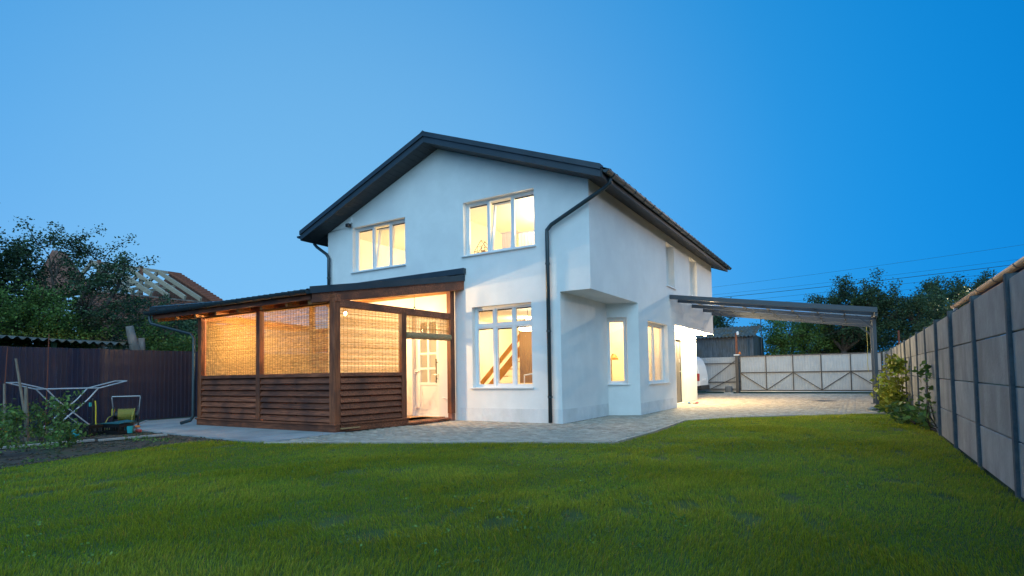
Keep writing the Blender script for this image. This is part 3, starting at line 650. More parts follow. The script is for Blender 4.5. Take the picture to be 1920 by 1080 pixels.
# ------------------------------------------------------------------ porch
def porch_lamp(x, y, e, label):
    t = thing('porch_lamp', label, 'porch lamp', (x, y, 2.40), 'lamps under the entrance overhang')
    MB().lathe([(.055, 0), (.055, -.03), (.05, -.035)], n=16).build('housing', WHITE, t)
    MB().lathe([(.05, -.03), (.045, -.055), (.02, -.075), (.001, -.08)], n=16).build('bulb', bulb_mat('porch_glow', (1, .80, .48), 40), t)
    lampo('lamp_light', (0, 0, -.12), e, (1, .74, .38), .05, t)
porch_lamp(.42, 7.2, 380, 'glowing porch lamp above the near side of the dark door')
porch_lamp(.42, 9.0, 480, 'glowing porch lamp above the far side of the dark door')
porch_lamp(.45, 10.9, 380, 'glowing porch lamp at the rear corner of the overhang')
for i, (x, y, rz, m, lb) in enumerate([(.55, 7.95, .3, BLUEC, 'blue slipper on the paving by the dark entrance door'), (.70, 8.15, -.5, PINKC, 'pink slipper on the paving by the dark entrance door')]):
    t = thing('slipper', lb, 'slipper', (x, y, .004)); t.rotation_euler[2] = rz
    MB().lathe([(0, 0), (.045, .002), (.05, .012), (0, .02)], n=14).build('sole', RUB, t).scale = (1, 2.3, 1)
    MB().lathe([(.05, 0), (.045, .035), (.02, .055), (0, .06)], (0, .05, .01), n=14).build('upper', m, t).scale = (1, 1.3, 1)

# ------------------------------------------------------------------ veranda
ver = thing('veranda', 'dark wood lean-to veranda with lit reed blinds', 'veranda')
CX, CY = -3.10, -3.18; WX, WY = -2.66, -.08; LX = -7.62
sd_ = Vector((WX-CX, WY-CY, 0)); SLn = sd_.length; sd_.normalize(); sn = Vector((sd_.y, -sd_.x, 0))   # along the open side, and outwards
VF = Fr((LX, CY, 0), (1, 0, 0), (0, 1, 0)); VS = Fr((CX, CY, 0), sd_, -sn); VL = Fr((LX, 0, 0), (0, -1, 0), (1, 0, 0))
def vpost(p, fr, u, z0, z1, t=.13, name='post', m=WOODV):
    q = MB(); fr.box(q, u-t/2, u+t/2, z0, z1, 0, t); return q.build(name, m, ver, bevel=.006)
FL = CX-LX
vpost(0, VF, .065, .15, 2.44); vpost(0, VF, 2.21, .17, 2.44, .12)
MB().hexa([VF.p(FL-.14, .15, 0), VF.p(FL, .15, 0), VF.p(FL, .15, .15), VF.p(FL-.14, .15, .15), VF.p(FL-.14, 2.44, 0), VF.p(FL, 2.44, 0), VF.p(FL, 2.44, .15), VF.p(FL-.14, 2.44, .15)]).build('post', WOODV, ver, bevel=.006)
vpost(0, VS, 1.66, .15, 2.36, .12)
q = MB(); VS.box(q, SLn-.13, SLn, .16, 3.12, 0, .13); q.build('post', WOODV, ver, bevel=.006)
q = MB(); VS.box(q, SLn-.12, SLn-.01, 0, .155, .01, .12); q.build('post_base', BRICK, ver)
q = MB(); VL.box(q, 0.03, .13, .15, 3.1, 0, .12); q.build('post', WOODV, ver)
# plinth and sill beams
q = MB(); VF.box(q, -.02, FL+.02, 0, .125, .0, .12); q.build('base_beam', WOODH, ver, bevel=.004)
q = MB(); VS.box(q, .14, 1.75, 0, .125, .0, .12); q.build('base_beam', WOODH, ver, bevel=.004)
q = MB(); VL.box(q, .0, 3.05, 0, .125, .0, .12); q.build('base_beam', WOODH, ver)
q = MB(); VF.box(q, -.04, FL+.03, .127, .16, -.03, .15); q.build('sill_board', WOODH, ver, bevel=.004)
q = MB(); VS.box(q, .16, 1.76, .127, .16, -.03, .15); q.build('sill_board', WOODH, ver, bevel=.004)
part('deck', INFLOOR, (-7.5, CX+.08, CY+.12, -.02, .05, .075), parent=ver)
for k in range(5): MB().box(CX+.085+k*.0, CX+.38, CY+1.66+k*.30, CY+1.94+k*.30, .02, .06).build('deck_board', WOODH, ver)
# louvred parapet: seven planks a bay, each leaning out a little
def bay(fr, u0, u1):
    for k in range(7):
        z0 = .178+k*.122; h = .094; o = random.uniform(-.003, .003); w = .020+o
        MB().hexa([fr.p(u0, z0, w-.012), fr.p(u1, z0, w-.012+o), fr.p(u1, z0, w+.010), fr.p(u0, z0, w+.010), fr.p(u0, z0+h, w+.030), fr.p(u1, z0+h+o*.5, w+.030), fr.p(u1, z0+h, w+.050), fr.p(u0, z0+h, w+.050)]).build('plank', WOODH, ver, bevel=.003)
    q = MB(); fr.box(q, u0, u1, .10, .222, .098, .118); q.build('inner_plank', WOODH, ver)
    for k in range(7):
        z0 = .225+k*.122; q = MB(); fr.box(q, u0, u1, z0, z0+.10, .098, .118); q.build('inner_plank', WOODH, ver)
    m = (u0+u1)/2
    q = MB(); fr.box(q, m-.02, m+.02, .17, 1.02, .068, .095); q.build('batten', WOODV, ver)
    q = MB(); fr.box(q, u0, u1, 1.035, 1.105, .002, .11); q.build('rail', WOODH, ver, bevel=.005)
bay(VF, .132, 2.148); bay(VF, 2.272, FL-.142); bay(VS, .152, 1.598)
q = MB()
bay(VL, .18, 1.55); bay(VL, 1.68, 3.02)
for k in range(17): MB().box(-7.60, -7.003, .04+random.uniform(0, .004), .062, .16+k*.13, .16+k*.13+.124).build('plank', WOODH, ver)
# top beams
q = MB(); VF.box(q, -.25, FL+.02, 2.44, 2.58, .01, .14); q.build('top_beam', WOODH, ver, bevel=.005)
MB().beam(VS.p(.0, 2.42, .065), VS.p(SLn, 2.36, .065), .09, .14).build('top_beam', WOODH, ver, bevel=.005)
MB().beam(VL.p(0, 2.36, .06), VL.p(3.1, 2.42, .06), .09, .14).build('top_beam', WOODH, ver, bevel=.005)
q = MB(); VL.box(q, 1.58, 1.68, .15, 2.35, 0, .1); q.build('post', WOODV, ver)
# lean-to roof: z falls from the house wall to the gutter; right edge splayed like the side
RZ = .184
def rz(y): return 3.30+RZ*y
def rx(y): return -2.42+.243*y          # right edge
Yf = -3.52; XLv = -8.95
for k in range(8):
    x0 = XLv+.15+k*.78
    x1 = x0
    if k == 7: x0, x1 = rx(Yf)-.18, rx(-.0)-.18
    dz_, hh_, ww_ = (-.185, .28, .14) if k == 7 else (-.20, .25, .06)
    MB().beam((x0, Yf+.05, rz(Yf)-.115+(dz_+.115)*.3), (x1, -.002, rz(0)+dz_), ww_, hh_).build('rafter', WOODN, ver)
MB().box(-6.95, -2.80, -.11, -.003, 2.92, 3.17).build('ledger_beam', WOODN, ver, bevel=.004)
# sheathing boards
y = Yf+.02; 
while y < -.02:
    y2 = min(y+.155, -.01); MB().hexa([(XLv+.05, y, rz(y)-.042), (rx(y)-.03, y, rz(y)-.042), (rx(y2)-.03, y2, rz(y2)-.042), (XLv+.05, y2, rz(y2)-.042), (XLv+.05, y, rz(y)-.022), (rx(y)-.03, y, rz(y)-.022), (rx(y2)-.03, y2, rz(y2)-.022), (XLv+.05, y2, rz(y2)-.022)]).build('board', WOODN, ver); y = y2+.006
# profiled roof sheet
nx, ny = 700, 10; xx = np.linspace(0, 1, nx); yy = np.linspace(Yf-.05, -.0, ny); A_, B_ = np.meshgrid(xx, yy, indexing='ij')
Xg = XLv+(rx(B_)-.02-XLv)*A_; Zg = 3.30+RZ*B_-.012+.022*np.maximum(np.sin(Xg*2*np.pi/.18), -.4)+.018*((B_*2.8) % 1)
V = np.stack([Xg, B_, Zg], -1).reshape(-1, 3); i = np.arange((nx-1)*(ny-1)); r_, c_ = i//(ny-1), i % (ny-1); b_ = r_*ny+c_
vr = fast('roof', V, np.stack([b_, b_+1, b_+ny+1, b_+ny], 1), None, TILE, ver)
MB().hexa([(rx(Yf)-.015, Yf-.06, rz(Yf)-.10), (rx(0)-.015, -.001, rz(0)-.12), (rx(0)+.01, -.001, rz(0)-.12), (rx(Yf)+.01, Yf-.06, rz(Yf)-.10), (rx(Yf)-.015, Yf-.06, rz(Yf)+.03), (rx(0)-.015, -.001, rz(0)+.01), (rx(0)+.01, -.001, rz(0)+.01), (rx(Yf)+.01, Yf-.06, rz(Yf)+.03)]).build('verge_flashing', ANTH, ver)
MB().hexa([(rx(Yf)-.06, Yf, rz(Yf)-.26), (rx(0)-.06, -.001, rz(0)-.32), (rx(0)-.02, -.001, rz(0)-.32), (rx(Yf)-.02, Yf, rz(Yf)-.26), (rx(Yf)-.06, Yf, rz(Yf)-.06), (rx(0)-.06, -.001, rz(0)-.10), (rx(0)-.02, -.001, rz(0)-.10), (rx(Yf)-.02, Yf, rz(Yf)-.06)]).build('barge_board', WOODH, ver)
MB().box(-7.0, -2.38, -.10, -.001, 3.33, 3.46).build('wall_flashing', ANTH, ver)
MB().box(XLv, XLv+.03, Yf, 0, rz(Yf)-.02, rz(Yf)+.0).build('verge_trim', ANTH, ver)
MB().prism([(XLv-.02, Yf-.05, rz(Yf)+.0), (XLv-.02, Yf-.05, rz(Yf)+.06), (XLv+.05, Yf-.05, rz(Yf)+.10), (XLv+.22, Yf-.05, rz(Yf)+.08), (XLv+.22, Yf-.05, rz(Yf)+.0)], (0, 3.5, RZ*3.5)).build('verge_cap', ANTH, ver)
part('eaves_board', WOODH, (XLv+.05, rx(Yf)-.03, Yf+.0, Yf+.03, rz(Yf)-.20, rz(Yf)-.03), parent=ver)
gutter(Yf-.10, XLv-.05, rx(Yf)-.02, rz(Yf)-.04, .075, ver, axis='x')
q = MB().tube([(XLv+.05, Yf-.07, rz(Yf)-.05), (XLv+.05, Yf-.07, 2.42), (XLv+.12, Yf-.06, 2.34), (-7.72, -3.28, 2.06), (-7.63, -3.26, 1.96), (-7.63, -3.26, .20), (-7.67, -3.30, .11), (-7.84, -3.42, .05)], .037, 12)
q.build('downpipe', GUTTER, ver, smooth=True)
# reed blinds
def blind(fr, u0, u1, z0, z1, w, label, roll=False):
    t = thing('reed_blind', label, 'blind', (0, 0, 0), 'reed roller blinds of the veranda')
    n = int((z1-z0)/.0066); V = []; Fq = []; Tn = []; seg = 22
    us = np.linspace(u0, u1, seg+1)
    ph = rng.uniform(0, 6.28, 4)
    for i in range(n):
        z = z0+i*.0066; h = .0029*rng.uniform(.7, 1.15); wv = rng.normal(0, .0006, seg+1)+.0012*np.sin(us*7+ph[0]+z*9)
        if rng.uniform() < .07: h *= .35
        tn = rng.uniform(.76, 1.1)
        b0 = len(V)
        for k, u in enumerate(us):
            hh = h*(1 if 0 < k < seg else .6); zz = z+wv[k]
            for dz, dw in ((-hh, 0), (0, -.002), (hh, 0), (0, .002)): V.append(fr.p(u, zz+dz, w+dw))
        for k in range(seg):
            a = b0+4*k
            tq = tn*rng.uniform(.7, 1.25)
            for j in range(4): Fq.append((a+j, a+(j+1) % 4, a+4+(j+1) % 4, a+4+j)); Tn.append(tq)
    o = fast('reeds', np.array([tuple(v) for v in V]), np.array(Fq), np.array(Tn), REED, t); o['kind'] = 'stuff'
    q = MB(); u = u0+.04
    while u < u1: fr.box(q, u-.0012, u+.0012, z0-.01, z1, w-.004, w+.004); u += .082
    o = q.build('strings', STRING, t); o['kind'] = 'stuff'
    q = MB(); fr.box(q, u0, u1, z1-.02, z1+.015, w-.008, w+.012); q.build('head_rail', WOODN, t)
    if roll:
        q = MB(); pts = [fr.p(u0+(u1-u0)*k/24, z0-.06, w-.02) for k in range(25)]
        q.tube(pts, [.072+.004*math.sin(k*2.1) for k in range(25)], 12); q.build('roll', REEDR, t)
    return t
blind(VF, .14, 2.14, 1.11, 2.43, .10, 'lit reed blind in the left front bay of the veranda')
blind(VF, 2.28, FL-.15, 1.11, 2.43, .10, 'lit reed blind in the right front bay of the veranda')
blind(VS, .14, 1.60, 1.11, 2.36, .09, 'lit reed blind beside the glowing bulb over the side parapet')
blind(VS, 1.72, SLn-.13, 1.94, 2.32, .05, 'half rolled reed blind above the veranda entrance', roll=True)
blind(VL, .14, 1.56, 1.11, 2.29, .10, 'reed blind at the far end of the veranda next to the house wall')
blind(VL, 1.70, 3.03, 1.11, 2.29, .10, 'reed blind at the far end of the veranda next to the front corner')
# bulbs on the veranda
def bulb(x, y, z, zt, e, label, r=.035):
    t = thing('light_bulb', label, 'light bulb', (x, y, z), 'bare bulbs hanging in the veranda')
    MB().lathe([(.001, -.045), (.022, -.038), (.034, -.012), (.030, .012), (.014, .035), (.013, .045)], n=14).build('bulb', BULB, t, smooth=True)
    MB().lathe([(.017, .04), (.017, .085), (.004, .095)], n=10).build('socket', BLACK, t); MB().tube([(0, 0, .09), (0, 0, zt-z)], .004, 6).build('cord', BLACK, t)
    lampo('lamp_light', (0, 0, -.085), e, (1, .66, .30), r, t); return t
bulb(-4.56, -1.6, 2.45, 2.84, 300, 'brightest bare bulb hanging near the veranda corner post')
bulb(-6.17, -2.6, 2.42, 2.66, 400, 'added bulb hidden behind the middle veranda post to light the front blinds')  # added source, kept out of view by the middle post, makes the front blinds glow
bulb(-3.45, -.55, 2.52, 3.0, 16, 'small bare bulb in front of the glazed door')
pp = thing('potted_plant', 'leafy twigs in a dark pot behind the side parapet', 'potted plant', (-4.25, -.45, .076))
MB().lathe([(0, 0), (.13, 0), (.17, .26), (.15, .26), (.13, .22), (0, .22)], n=18).build('pot', BLACK, pp)
q = MB(); V = []; Fl = []
for k in range(16):
    a = rng.uniform(0, 6.28); l = rng.uniform(.5, 1.0); s = rng.uniform(.15, .4); pts = [Vector((math.cos(a)*s*t_*t_, math.sin(a)*s*t_*t_, .2+l*t_)) for t_ in (0, .35, .7, 1)]
    q.tube(pts, [.006, .005, .004, .002], 5)
    for j in range(9):
        p_ = pts[1].lerp(pts[3], j/8)+Vector(rng.normal(0, .02, 3)); d_ = Vector(rng.normal(0, 1, 3)).normalized()*.06; e_ = d_.orthogonal().normalized()*.014
        b_ = len(V); V += [p_, p_+d_*.5+e_, p_+d_, p_+d_*.5-e_]; Fl.append((b_, b_+1, b_+2, b_+3))
q.build('stems', BARK, pp); fast('leaves', np.array([tuple(v) for v in V]), np.array(Fl), np.ones(len(Fl)), LEAFD, pp)
bs = thing('wall_camera', 'small dark camera hanging under the veranda roof at the gable gap', 'camera', (-3.35, -.75, 2.98))
MB().tube([(0, -.07, 0), (0, .07, .0)], .028, 12).build('body', BLACK, bs); MB().tube([(0, 0, .02), (0, 0, .16)], .008, 6).build('bracket', BLACK, bs)
rl = thing('boot_rail', 'short white metal rail on the wall right of the glazed door', 'rail', (0, 0, 0)); MB().tube([(-3.05, -.01, .50), (-3.03, -.09, .52), (-2.75, -.10, .47)], .012, 8).build('bar', WHITE, rl)
mt = thing('door_mat', 'brown door mat lying before the glazed veranda door', 'door mat', (-3.25, -.75, .0)); MB().box(-.28, .22, -.5, .5, .061, .075).build('mat', WOODH, mt, bevel=.004)

# ------------------------------------------------------------------ carport
cpt = thing('carport', 'grey steel carport with translucent sheet roof over the driveway', 'carport')
cx0, cx1 = .69, 5.62
def cz(x): return 3.10-(x-.68)*.150
MB().hexa([(cx0, 5.56, cz(cx0)+.0), (cx1, 5.56, cz(cx1)+.0), (cx1, 5.61, cz(cx1)), (cx0, 5.61, cz(cx0)), (cx0, 5.56, cz(cx0)+.125), (cx1, 5.56, cz(cx1)+.125), (cx1, 5.61, cz(cx1)+.125), (cx0, 5.61, cz(cx0)+.125)]).build('fascia', CARM, cpt, bevel=.004)
for y in (6.45, 8.1, 9.65, 11.05):
    MB().beam((cx0, y, cz(cx0)+.045), (cx1-.06, y, cz(cx1-.06)+.045), .05, .11).build('beam', CARM, cpt)
for k in range(8):
    x = cx0+.35+k*.645
    MB().beam((x, 5.62, cz(x)+.085), (x, 11.2, cz(x)+.085), .04, .035).build('purlin', CARM, cpt)
MB().beam((cx1-.03, 5.62, cz(cx1)-.02), (cx1-.03, 11.2, cz(cx1)-.02), .06, .12).build('end_beam', CARM, cpt)
def poly_mat():
    m = bpy.data.materials.new('polycarbonate'); m.use_nodes = True; t = m.node_tree; t.nodes.clear()
    o = t.nodes.new('ShaderNodeOutputMaterial'); a = t.nodes.new('ShaderNodeBsdfTransparent'); a.inputs[0].default_value = (.86, .88, .92, 1)
    g_ = t.nodes.new('ShaderNodeBsdfTranslucent'); g_.inputs[0].default_value = (.62, .64, .66, 1); x = t.nodes.new('ShaderNodeMixShader'); x.inputs[0].default_value = .3
    t.links.new(a.outputs[0], x.inputs[1]); t.links.new(g_.outputs[0], x.inputs[2]); t.links.new(x.outputs[0], o.inputs[0]); return m
PC = poly_mat()
for k in range(4):
    ya = 5.62+k*1.41; yb = ya+1.395
    MB().hexa([(cx0, ya, cz(cx0)+.106), (cx1, ya, cz(cx1)+.106), (cx1, yb, cz(cx1)+.106), (cx0, yb, cz(cx0)+.106), (cx0, ya, cz(cx0)+.112), (cx1, ya, cz(cx1)+.112), (cx1, yb, cz(cx1)+.112), (cx0, yb, cz(cx0)+.112)]).build('roof_sheet', PC, cpt)
for y in (6.3, 9.4):
    MB().box(5.52, 5.60, y-.04, y+.04, .01, cz(5.56)-.06).build('post', CARM, cpt, bevel=.004); MB().box(5.46, 5.66, y-.1, y+.1, 0, .012).build('foot_plate', CARM, cpt)
    MB().beam((5.56, y, cz(5.2)-.40), (5.18, y, cz(5.18)-.05), .04, .04).build('brace', CARM, cpt)
yr = thing('hanging_rope', 'thin yellow rope hanging from the rear of the carport', 'rope', (5.44, 9.6, 0)); MB().tube([(0, 0, 2.3), (.01, 0, 1.7), (-.01, .01, 1.2), (.0, 0, .95)], .009, 6).build('rope', HOSE, yr)
st = thing('stone', 'pale stone at the foot of the front carport post', 'stone', (5.42, 6.1, 0)); MB().lathe([(0, 0), (.09, .0), (.10, .05), (.06, .09), (0, .10)], n=9).build('stone_body', CONC, st)

# ------------------------------------------------------------------ concrete fence on the right
cf = thing('concrete_fence', 'grey concrete panel fence along the lawn and driveway', 'fence', (6.2, 0, 0))
pan = MB().box(.0, .045, -.79, .79, .004, .424).mesh('panel', bevel=.006); pan.materials.append(CONC)
pst = MB().prism([(-.030, -.030, -.05), (-.020, -.042, -.05), (.06, -.042, -.05), (.06, .042, -.05), (-.020, .042, -.05), (-.030, .030, -.05)], (0, 0, 1.785)).mesh('post'); pst.materials.append(CONCP)
y = -12.53; ys = []
while y < 18.3: ys.append(y); y += 1.606
for i, y in enumerate(ys):
    o = obj('post', pst, None, cf); o.location = (random.uniform(-.008, .008), y, random.uniform(-.01, .015)); o.rotation_euler = (0, random.uniform(-.006, .006), 0)
    if i < len(ys)-1:
        for k in range(4):
            o = obj('panel', pan, None, cf); o.location = (random.uniform(-.006, .006), y+.803, -.01+k*.43); o.rotation_euler = (random.uniform(-.003, .003), random.uniform(-.006, .006), 0)
# ------------------------------------------------------------------ gate
gt = thing('sliding_gate', 'light grey sliding gate with dark frame closing the driveway', 'gate', (0, 18.2, 0))
gx0, gx1, gz0, gz1 = .42, 6.05, .12, 1.73
def rib_panel(x0, x1, z0, z1, name, parent, m, pitch=.115, amp=.012, y=0.0):
    V = []; Fq = []; x = x0; k = 0; pts = []
    while x < x1:
        for dx, dy in ((0, 0), (.62*pitch, 0), (.70*pitch, amp), (.92*pitch, amp)):
            if x+dx <= x1: pts.append((x+dx, y+dy))
        x += pitch
    pts.append((x1, y))
    for k, (px, py) in enumerate(pts):
        V += [(px, py, z0), (px, py, z1)]
        if k: Fq.append((2*k-2, 2*k, 2*k+1, 2*k-1))
    return MB().add(V, Fq).build(name, m, parent, recalc=False)
w = (gx1-gx0)/5
for k in range(5): rib_panel(gx0+k*w+.02, gx0+(k+1)*w-.02, gz0+.02, gz1-.02, 'sheet_panel', gt, GATEP)
for k in range(6): part('upright', GATEF, (gx0+k*w-.02, gx0+k*w+.02, -.045, -.005, gz0, gz1), parent=gt)
for z in (gz0, (gz0+gz1)/2+.03, gz1): part('rail', GATEF, (gx0-.02, gx1+.02, -.048, -.008, z-.022, z+.022), parent=gt)
zm = (gz0+gz1)/2+.03
for k, (a, b) in enumerate(((1, 0), (0, 1), (1, 0), (0, 1), (1, 0))):
    MB().beam((gx0+k*w, -.03, gz0+.02+(zm-gz0-.04)*a), (gx0+(k+1)*w, -.03, gz0+.02+(zm-gz0-.04)*b), .03, .035, (0, 1, 0)).build('brace', GATEF, gt)
part('track', STEEL, (-1.2, 6.1, -.05, .0, .06, .085), parent=gt)
gl = thing('gate_tail', 'cantilever tail section of the sliding gate behind the van', 'gate', (0, 18.28, 0))
rib_panel(-2.4, .36, .10, 1.72, 'sheet_panel', gl, GATEP, y=.06)
for z in (.18, .52, 1.42): part('rail', GATEF, (-2.4, .38, -.02, .02, z-.02, z+.02), parent=gl)
MB().beam((-1.6, 0, .18), (.34, 0, 1.66), .03, .04, (0, 1, 0)).build('brace', GATEF, gl); MB().beam((-1.0, 0, .18), (.34, 0, .84), .03, .04, (0, 1, 0)).build('brace', GATEF, gl)
gp_ = thing('gate_post', 'tall dark gate post with white cap and upper extension', 'post', (.30, 18.05, 0))
MB().box(-.07, .07, -.07, .07, 0, 1.78).build('shaft', GATEF, gp_); MB().box(-.12, .12, -.1, .1, 1.78, 1.83).build('cap', WHITE, gp_); MB().box(-.045, .045, -.03, .03, 1.83, 2.85).build('extension', WOODV, gp_); MB().box(.02, .13, -.08, 0, 2.75, 2.92).build('sensor', WHITE, gp_, bevel=.02)
MB().lathe([(0, 0), (.05, .0), (.055, .06), (.03, .12), (0, .14)], (.13, 0, 1.83), 12).build('beacon', ORANGE, gp_)
gm = thing('gate_motor', 'grey gate motor box at the foot of the gate post', 'gate motor', (-.1, 17.95, 0)); MB().box(-.14, .14, -.1, .1, 0, .32).build('housing', GALV, gm, bevel=.02); MB().box(-.2, .2, -.12, .12, 0, .02).build('base', WHITE, gm)
ep = thing('end_panel', 'grey concrete end panel between gate and fence with a white cable', 'wall panel', (6.3, 18.0, 0))
MB().box(-.2, .55, 0, .08, 0, 1.75).build('panel', CONC, ep); MB().tube([(.2, -.01, 1.5), (.26, -.02, 1.2), (.15, -.02, .95), (.28, -.02, .75), (.2, -.01, .6)], .012, 6).build('cable', WHITE, ep)
ip = thing('rusty_pole', 'thin rusty pole rising beyond the far fence corner', 'pole', (6.75, 19.5, 0)); MB().tube([(0, 0, 0), (.02, 0, 2.7)], .04, 8).build('pipe', mat('rust', (.16, .05, .03), rough=.9), ip)
ms = thing('service_mast', 'slim pipe mast with hooked top rising beyond the gate', 'mast', (.95, 21.5, 0)); MB().tube([(0, 0, 0), (0, 0, 3.75), (.03, 0, 3.86), (.12, 0, 3.92), (.24, 0, 3.88), (.28, 0, 3.76), (.28, 0, 3.62)], .022, 8).build('pipe', GATEF, ms)
# van
van = thing('parked_van', 'white parked van with its rounded tail showing past the house corner', 'van', (-.80, 15.3, 0))
prof = [(-.02, .30), (0, .55), (-.03, .95), (-.10, 1.30), (-.22, 1.58), (-.40, 1.74), (-.9, 1.80), (-2.6, 1.80), (-3.1, 1.70), (-3.6, 1.15), (-4.3, 1.0), (-4.45, .6), (-4.4, .30)]
q = MB().prism([(x, 0, z) for x, z in prof], (0, 1.65, 0)); q.build('body', VANP, van, bevel=.04)
MB().box(-.5, .05, -.01, 1.66, .22, .42).build('bumper', RUB, van, bevel=.03)
MB().box(-.13, -.02, -.015, .06, .62, .95).build('tail_light', REDP, van, bevel=.01)
MB().box(-.45, -.25, -.012, .0, .78, .83).build('door_handle', RUB, van); MB().box(-.22, -.18, -.006, .0, .4, 1.55).build('door_seam', RUB, van)
MB().box(-.01, .02, .5, 1.1, .62, .74).build('number_plate', WHITE, van)
MB().box(-2.2, -.5, -.006, 0.0, 1.1, 1.55).build('side_window', BLACK, van)
for x in (-.75, -3.6):
    for y in (.02, 1.4):
        wl = MB().lathe([(.12, 0), (.30, 0), (.32, .05), (.32, .16), (.30, .21), (.12, .21)], (x, y, .32), 20, 'y').build('wheel', RUB, van); MB().lathe([(0, .0), (.17, -.01), (.19, .02)], (x, y-.004, .32), 16, 'y').build('rim', STEEL, wl)

# ------------------------------------------------------------------ shed beyond the gate
sh = thing('zinc_shed', 'old corrugated metal shed beyond the gate', 'shed', (0, 22, 0))
rib_panel(-5.5, .45, 0, 2.96, 'wall', sh, GALV, .12, .02)
part('side_wall', GALV, (.43, .47, .03, 4, 0, 3.0), parent=sh)
V = []; Fq = []; nn = 160
for k in range(nn+1):
    x = -5.7+6.3*k/nn; z = .03*math.sin(k*1.25); V += [(x, -.22, 2.90+z), (x, 2.2, 3.62+z)]
    if k: Fq.append((2*k-2, 2*k, 2*k+1, 2*k-1))
MB().add(V, Fq).build('roof', ASB, sh, recalc=False)
# ------------------------------------------------------------------ neighbour's eaves on the right
nh = thing('neighbour_house', 'neighbour house with orange brown eaves and pale gutter over the fence', 'house', (0, 0, 0))
part('wall', BUFF, (8.05, 12, -12, 6.2, 0, 2.62), parent=nh)
MB().hexa([(7.28, -12, 2.40), (8.1, -12, 2.38), (8.1, 6.5, 2.38), (7.28, 6.5, 2.40), (7.28, -12, 2.43), (8.1, -12, 2.41), (8.1, 6.5, 2.41), (7.28, 6.5, 2.43)]).build('soffit', BUFF, nh)
MB().hexa([(7.22, -12, 2.46), (12, -12, 4.3), (12, 6.6, 4.3), (7.22, 6.6, 2.46), (7.22, -12, 2.50), (12, -12, 4.35), (12, 6.6, 4.35), (7.22, 6.6, 2.50)]).build('roof', TILE, nh)
gutter(7.20, -12, 6.75, 2.50, .07, nh, GUTW)
MB().tube([(7.2, 6.55, 2.46), (7.2, 6.55, 2.34), (7.3, 6.55, 2.2)], .045, 10).build('downpipe', WHITE, nh)

# ------------------------------------------------------------------ brown metal fence on the left
bf_ = thing('metal_fence', 'dark brown profiled metal fence behind the vegetable bed', 'fence', (-10.4, 0, 0))
y = -13.0
shp = [(0, 0), (0, .07), (.012, .078), (.012, .10), (0, .108), (0, .178), (.012, .186), (.012, .208), (0, .216)]
q = MB(); V = []; Fq = []
for k, (x, yy) in enumerate(shp):
    V += [(x, yy, .02), (x, yy, 1.80)]
    if k: Fq.append((2*k-2, 2*k, 2*k+1, 2*k-1))
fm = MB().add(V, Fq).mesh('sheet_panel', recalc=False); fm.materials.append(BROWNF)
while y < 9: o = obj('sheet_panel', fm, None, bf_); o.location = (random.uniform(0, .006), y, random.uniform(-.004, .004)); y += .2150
for z in (.45, 1.45): part('rail', GATEF, (-.06, -.02, -13, 9, z-.02, z+.02), parent=bf_)
# neighbour's lean-to with wavy sheets
ls = thing('lean_to_shed', 'open lean-to with old wavy sheet roof beyond the brown fence', 'shed', (-12.4, 0, 0))
nn = 200; mm = 5; V = np.zeros((nn+1, mm+1, 3))
for a in range(nn+1):
    for b in range(mm+1):
        y = -9+6.15*a/nn; x = 1.1-1.9*b/mm; V[a, b] = (x, y, 2.02+.10*b/mm*1.6-.02*(y+3)/6*2+.035*math.sin(y*2*math.pi/.19)-.03*math.sin(y*1.3))
i = np.arange(nn*mm); r_, c_ = i//mm, i % mm; b_ = r_*(mm+1)+c_
fast('roof', V.reshape(-1, 3), np.stack([b_, b_+1, b_+mm+2, b_+mm+1], 1), None, ASB, ls)
for y in (-8, -6.1, -4.5, -3.05): part('post', mat('green_post', (.03, .09, .05), rough=.8), (.7, .8, y, y+.09, 0, 2.0), parent=ls)

# ------------------------------------------------------------------ house being built, far left
uh = thing('unfinished_house', 'brick house with bare timber rafters behind the apple tree', 'house', (-26, 0, 0))
RY0, RY1, RZt, EZ, HW = 1.9, 5.0, 6.80, 5.0, 4.0
BW = 3.2
# brick front wall facing us, courses as one stuff part on a mortar core
part('wall', MORTAR, (BW-.25, BW, RY0-1.5, RY1+1.0, 0, 4.98), parent=uh)
bl, bh = .25, .085; vs_ = []; n = 0
base = MB().box(0, .02, .005, bl-.012, .005, bh-.012); bv = np.array(base.v); bfq = np.array(base.f); pts = []
for j in range(30, 58):
    for i in range(int((RY1-RY0+2.5)/bl)): pts.append((BW, RY0-1.5+i*bl+(bl/2 if j % 2 else 0), j*bh))
pts = np.array(pts); V = bv[None]+pts[:, None, :]; F = bfq[None]+(np.arange(len(pts))*8)[:, None, None]
tag(fast('bricks', V.reshape(-1, 3), F.reshape(-1, 4), None, BRICK, uh), kind='stuff')
part('wall', MORTAR, (-BW, BW-.25, RY1+.7, RY1+.95, 0, 4.98), parent=uh)
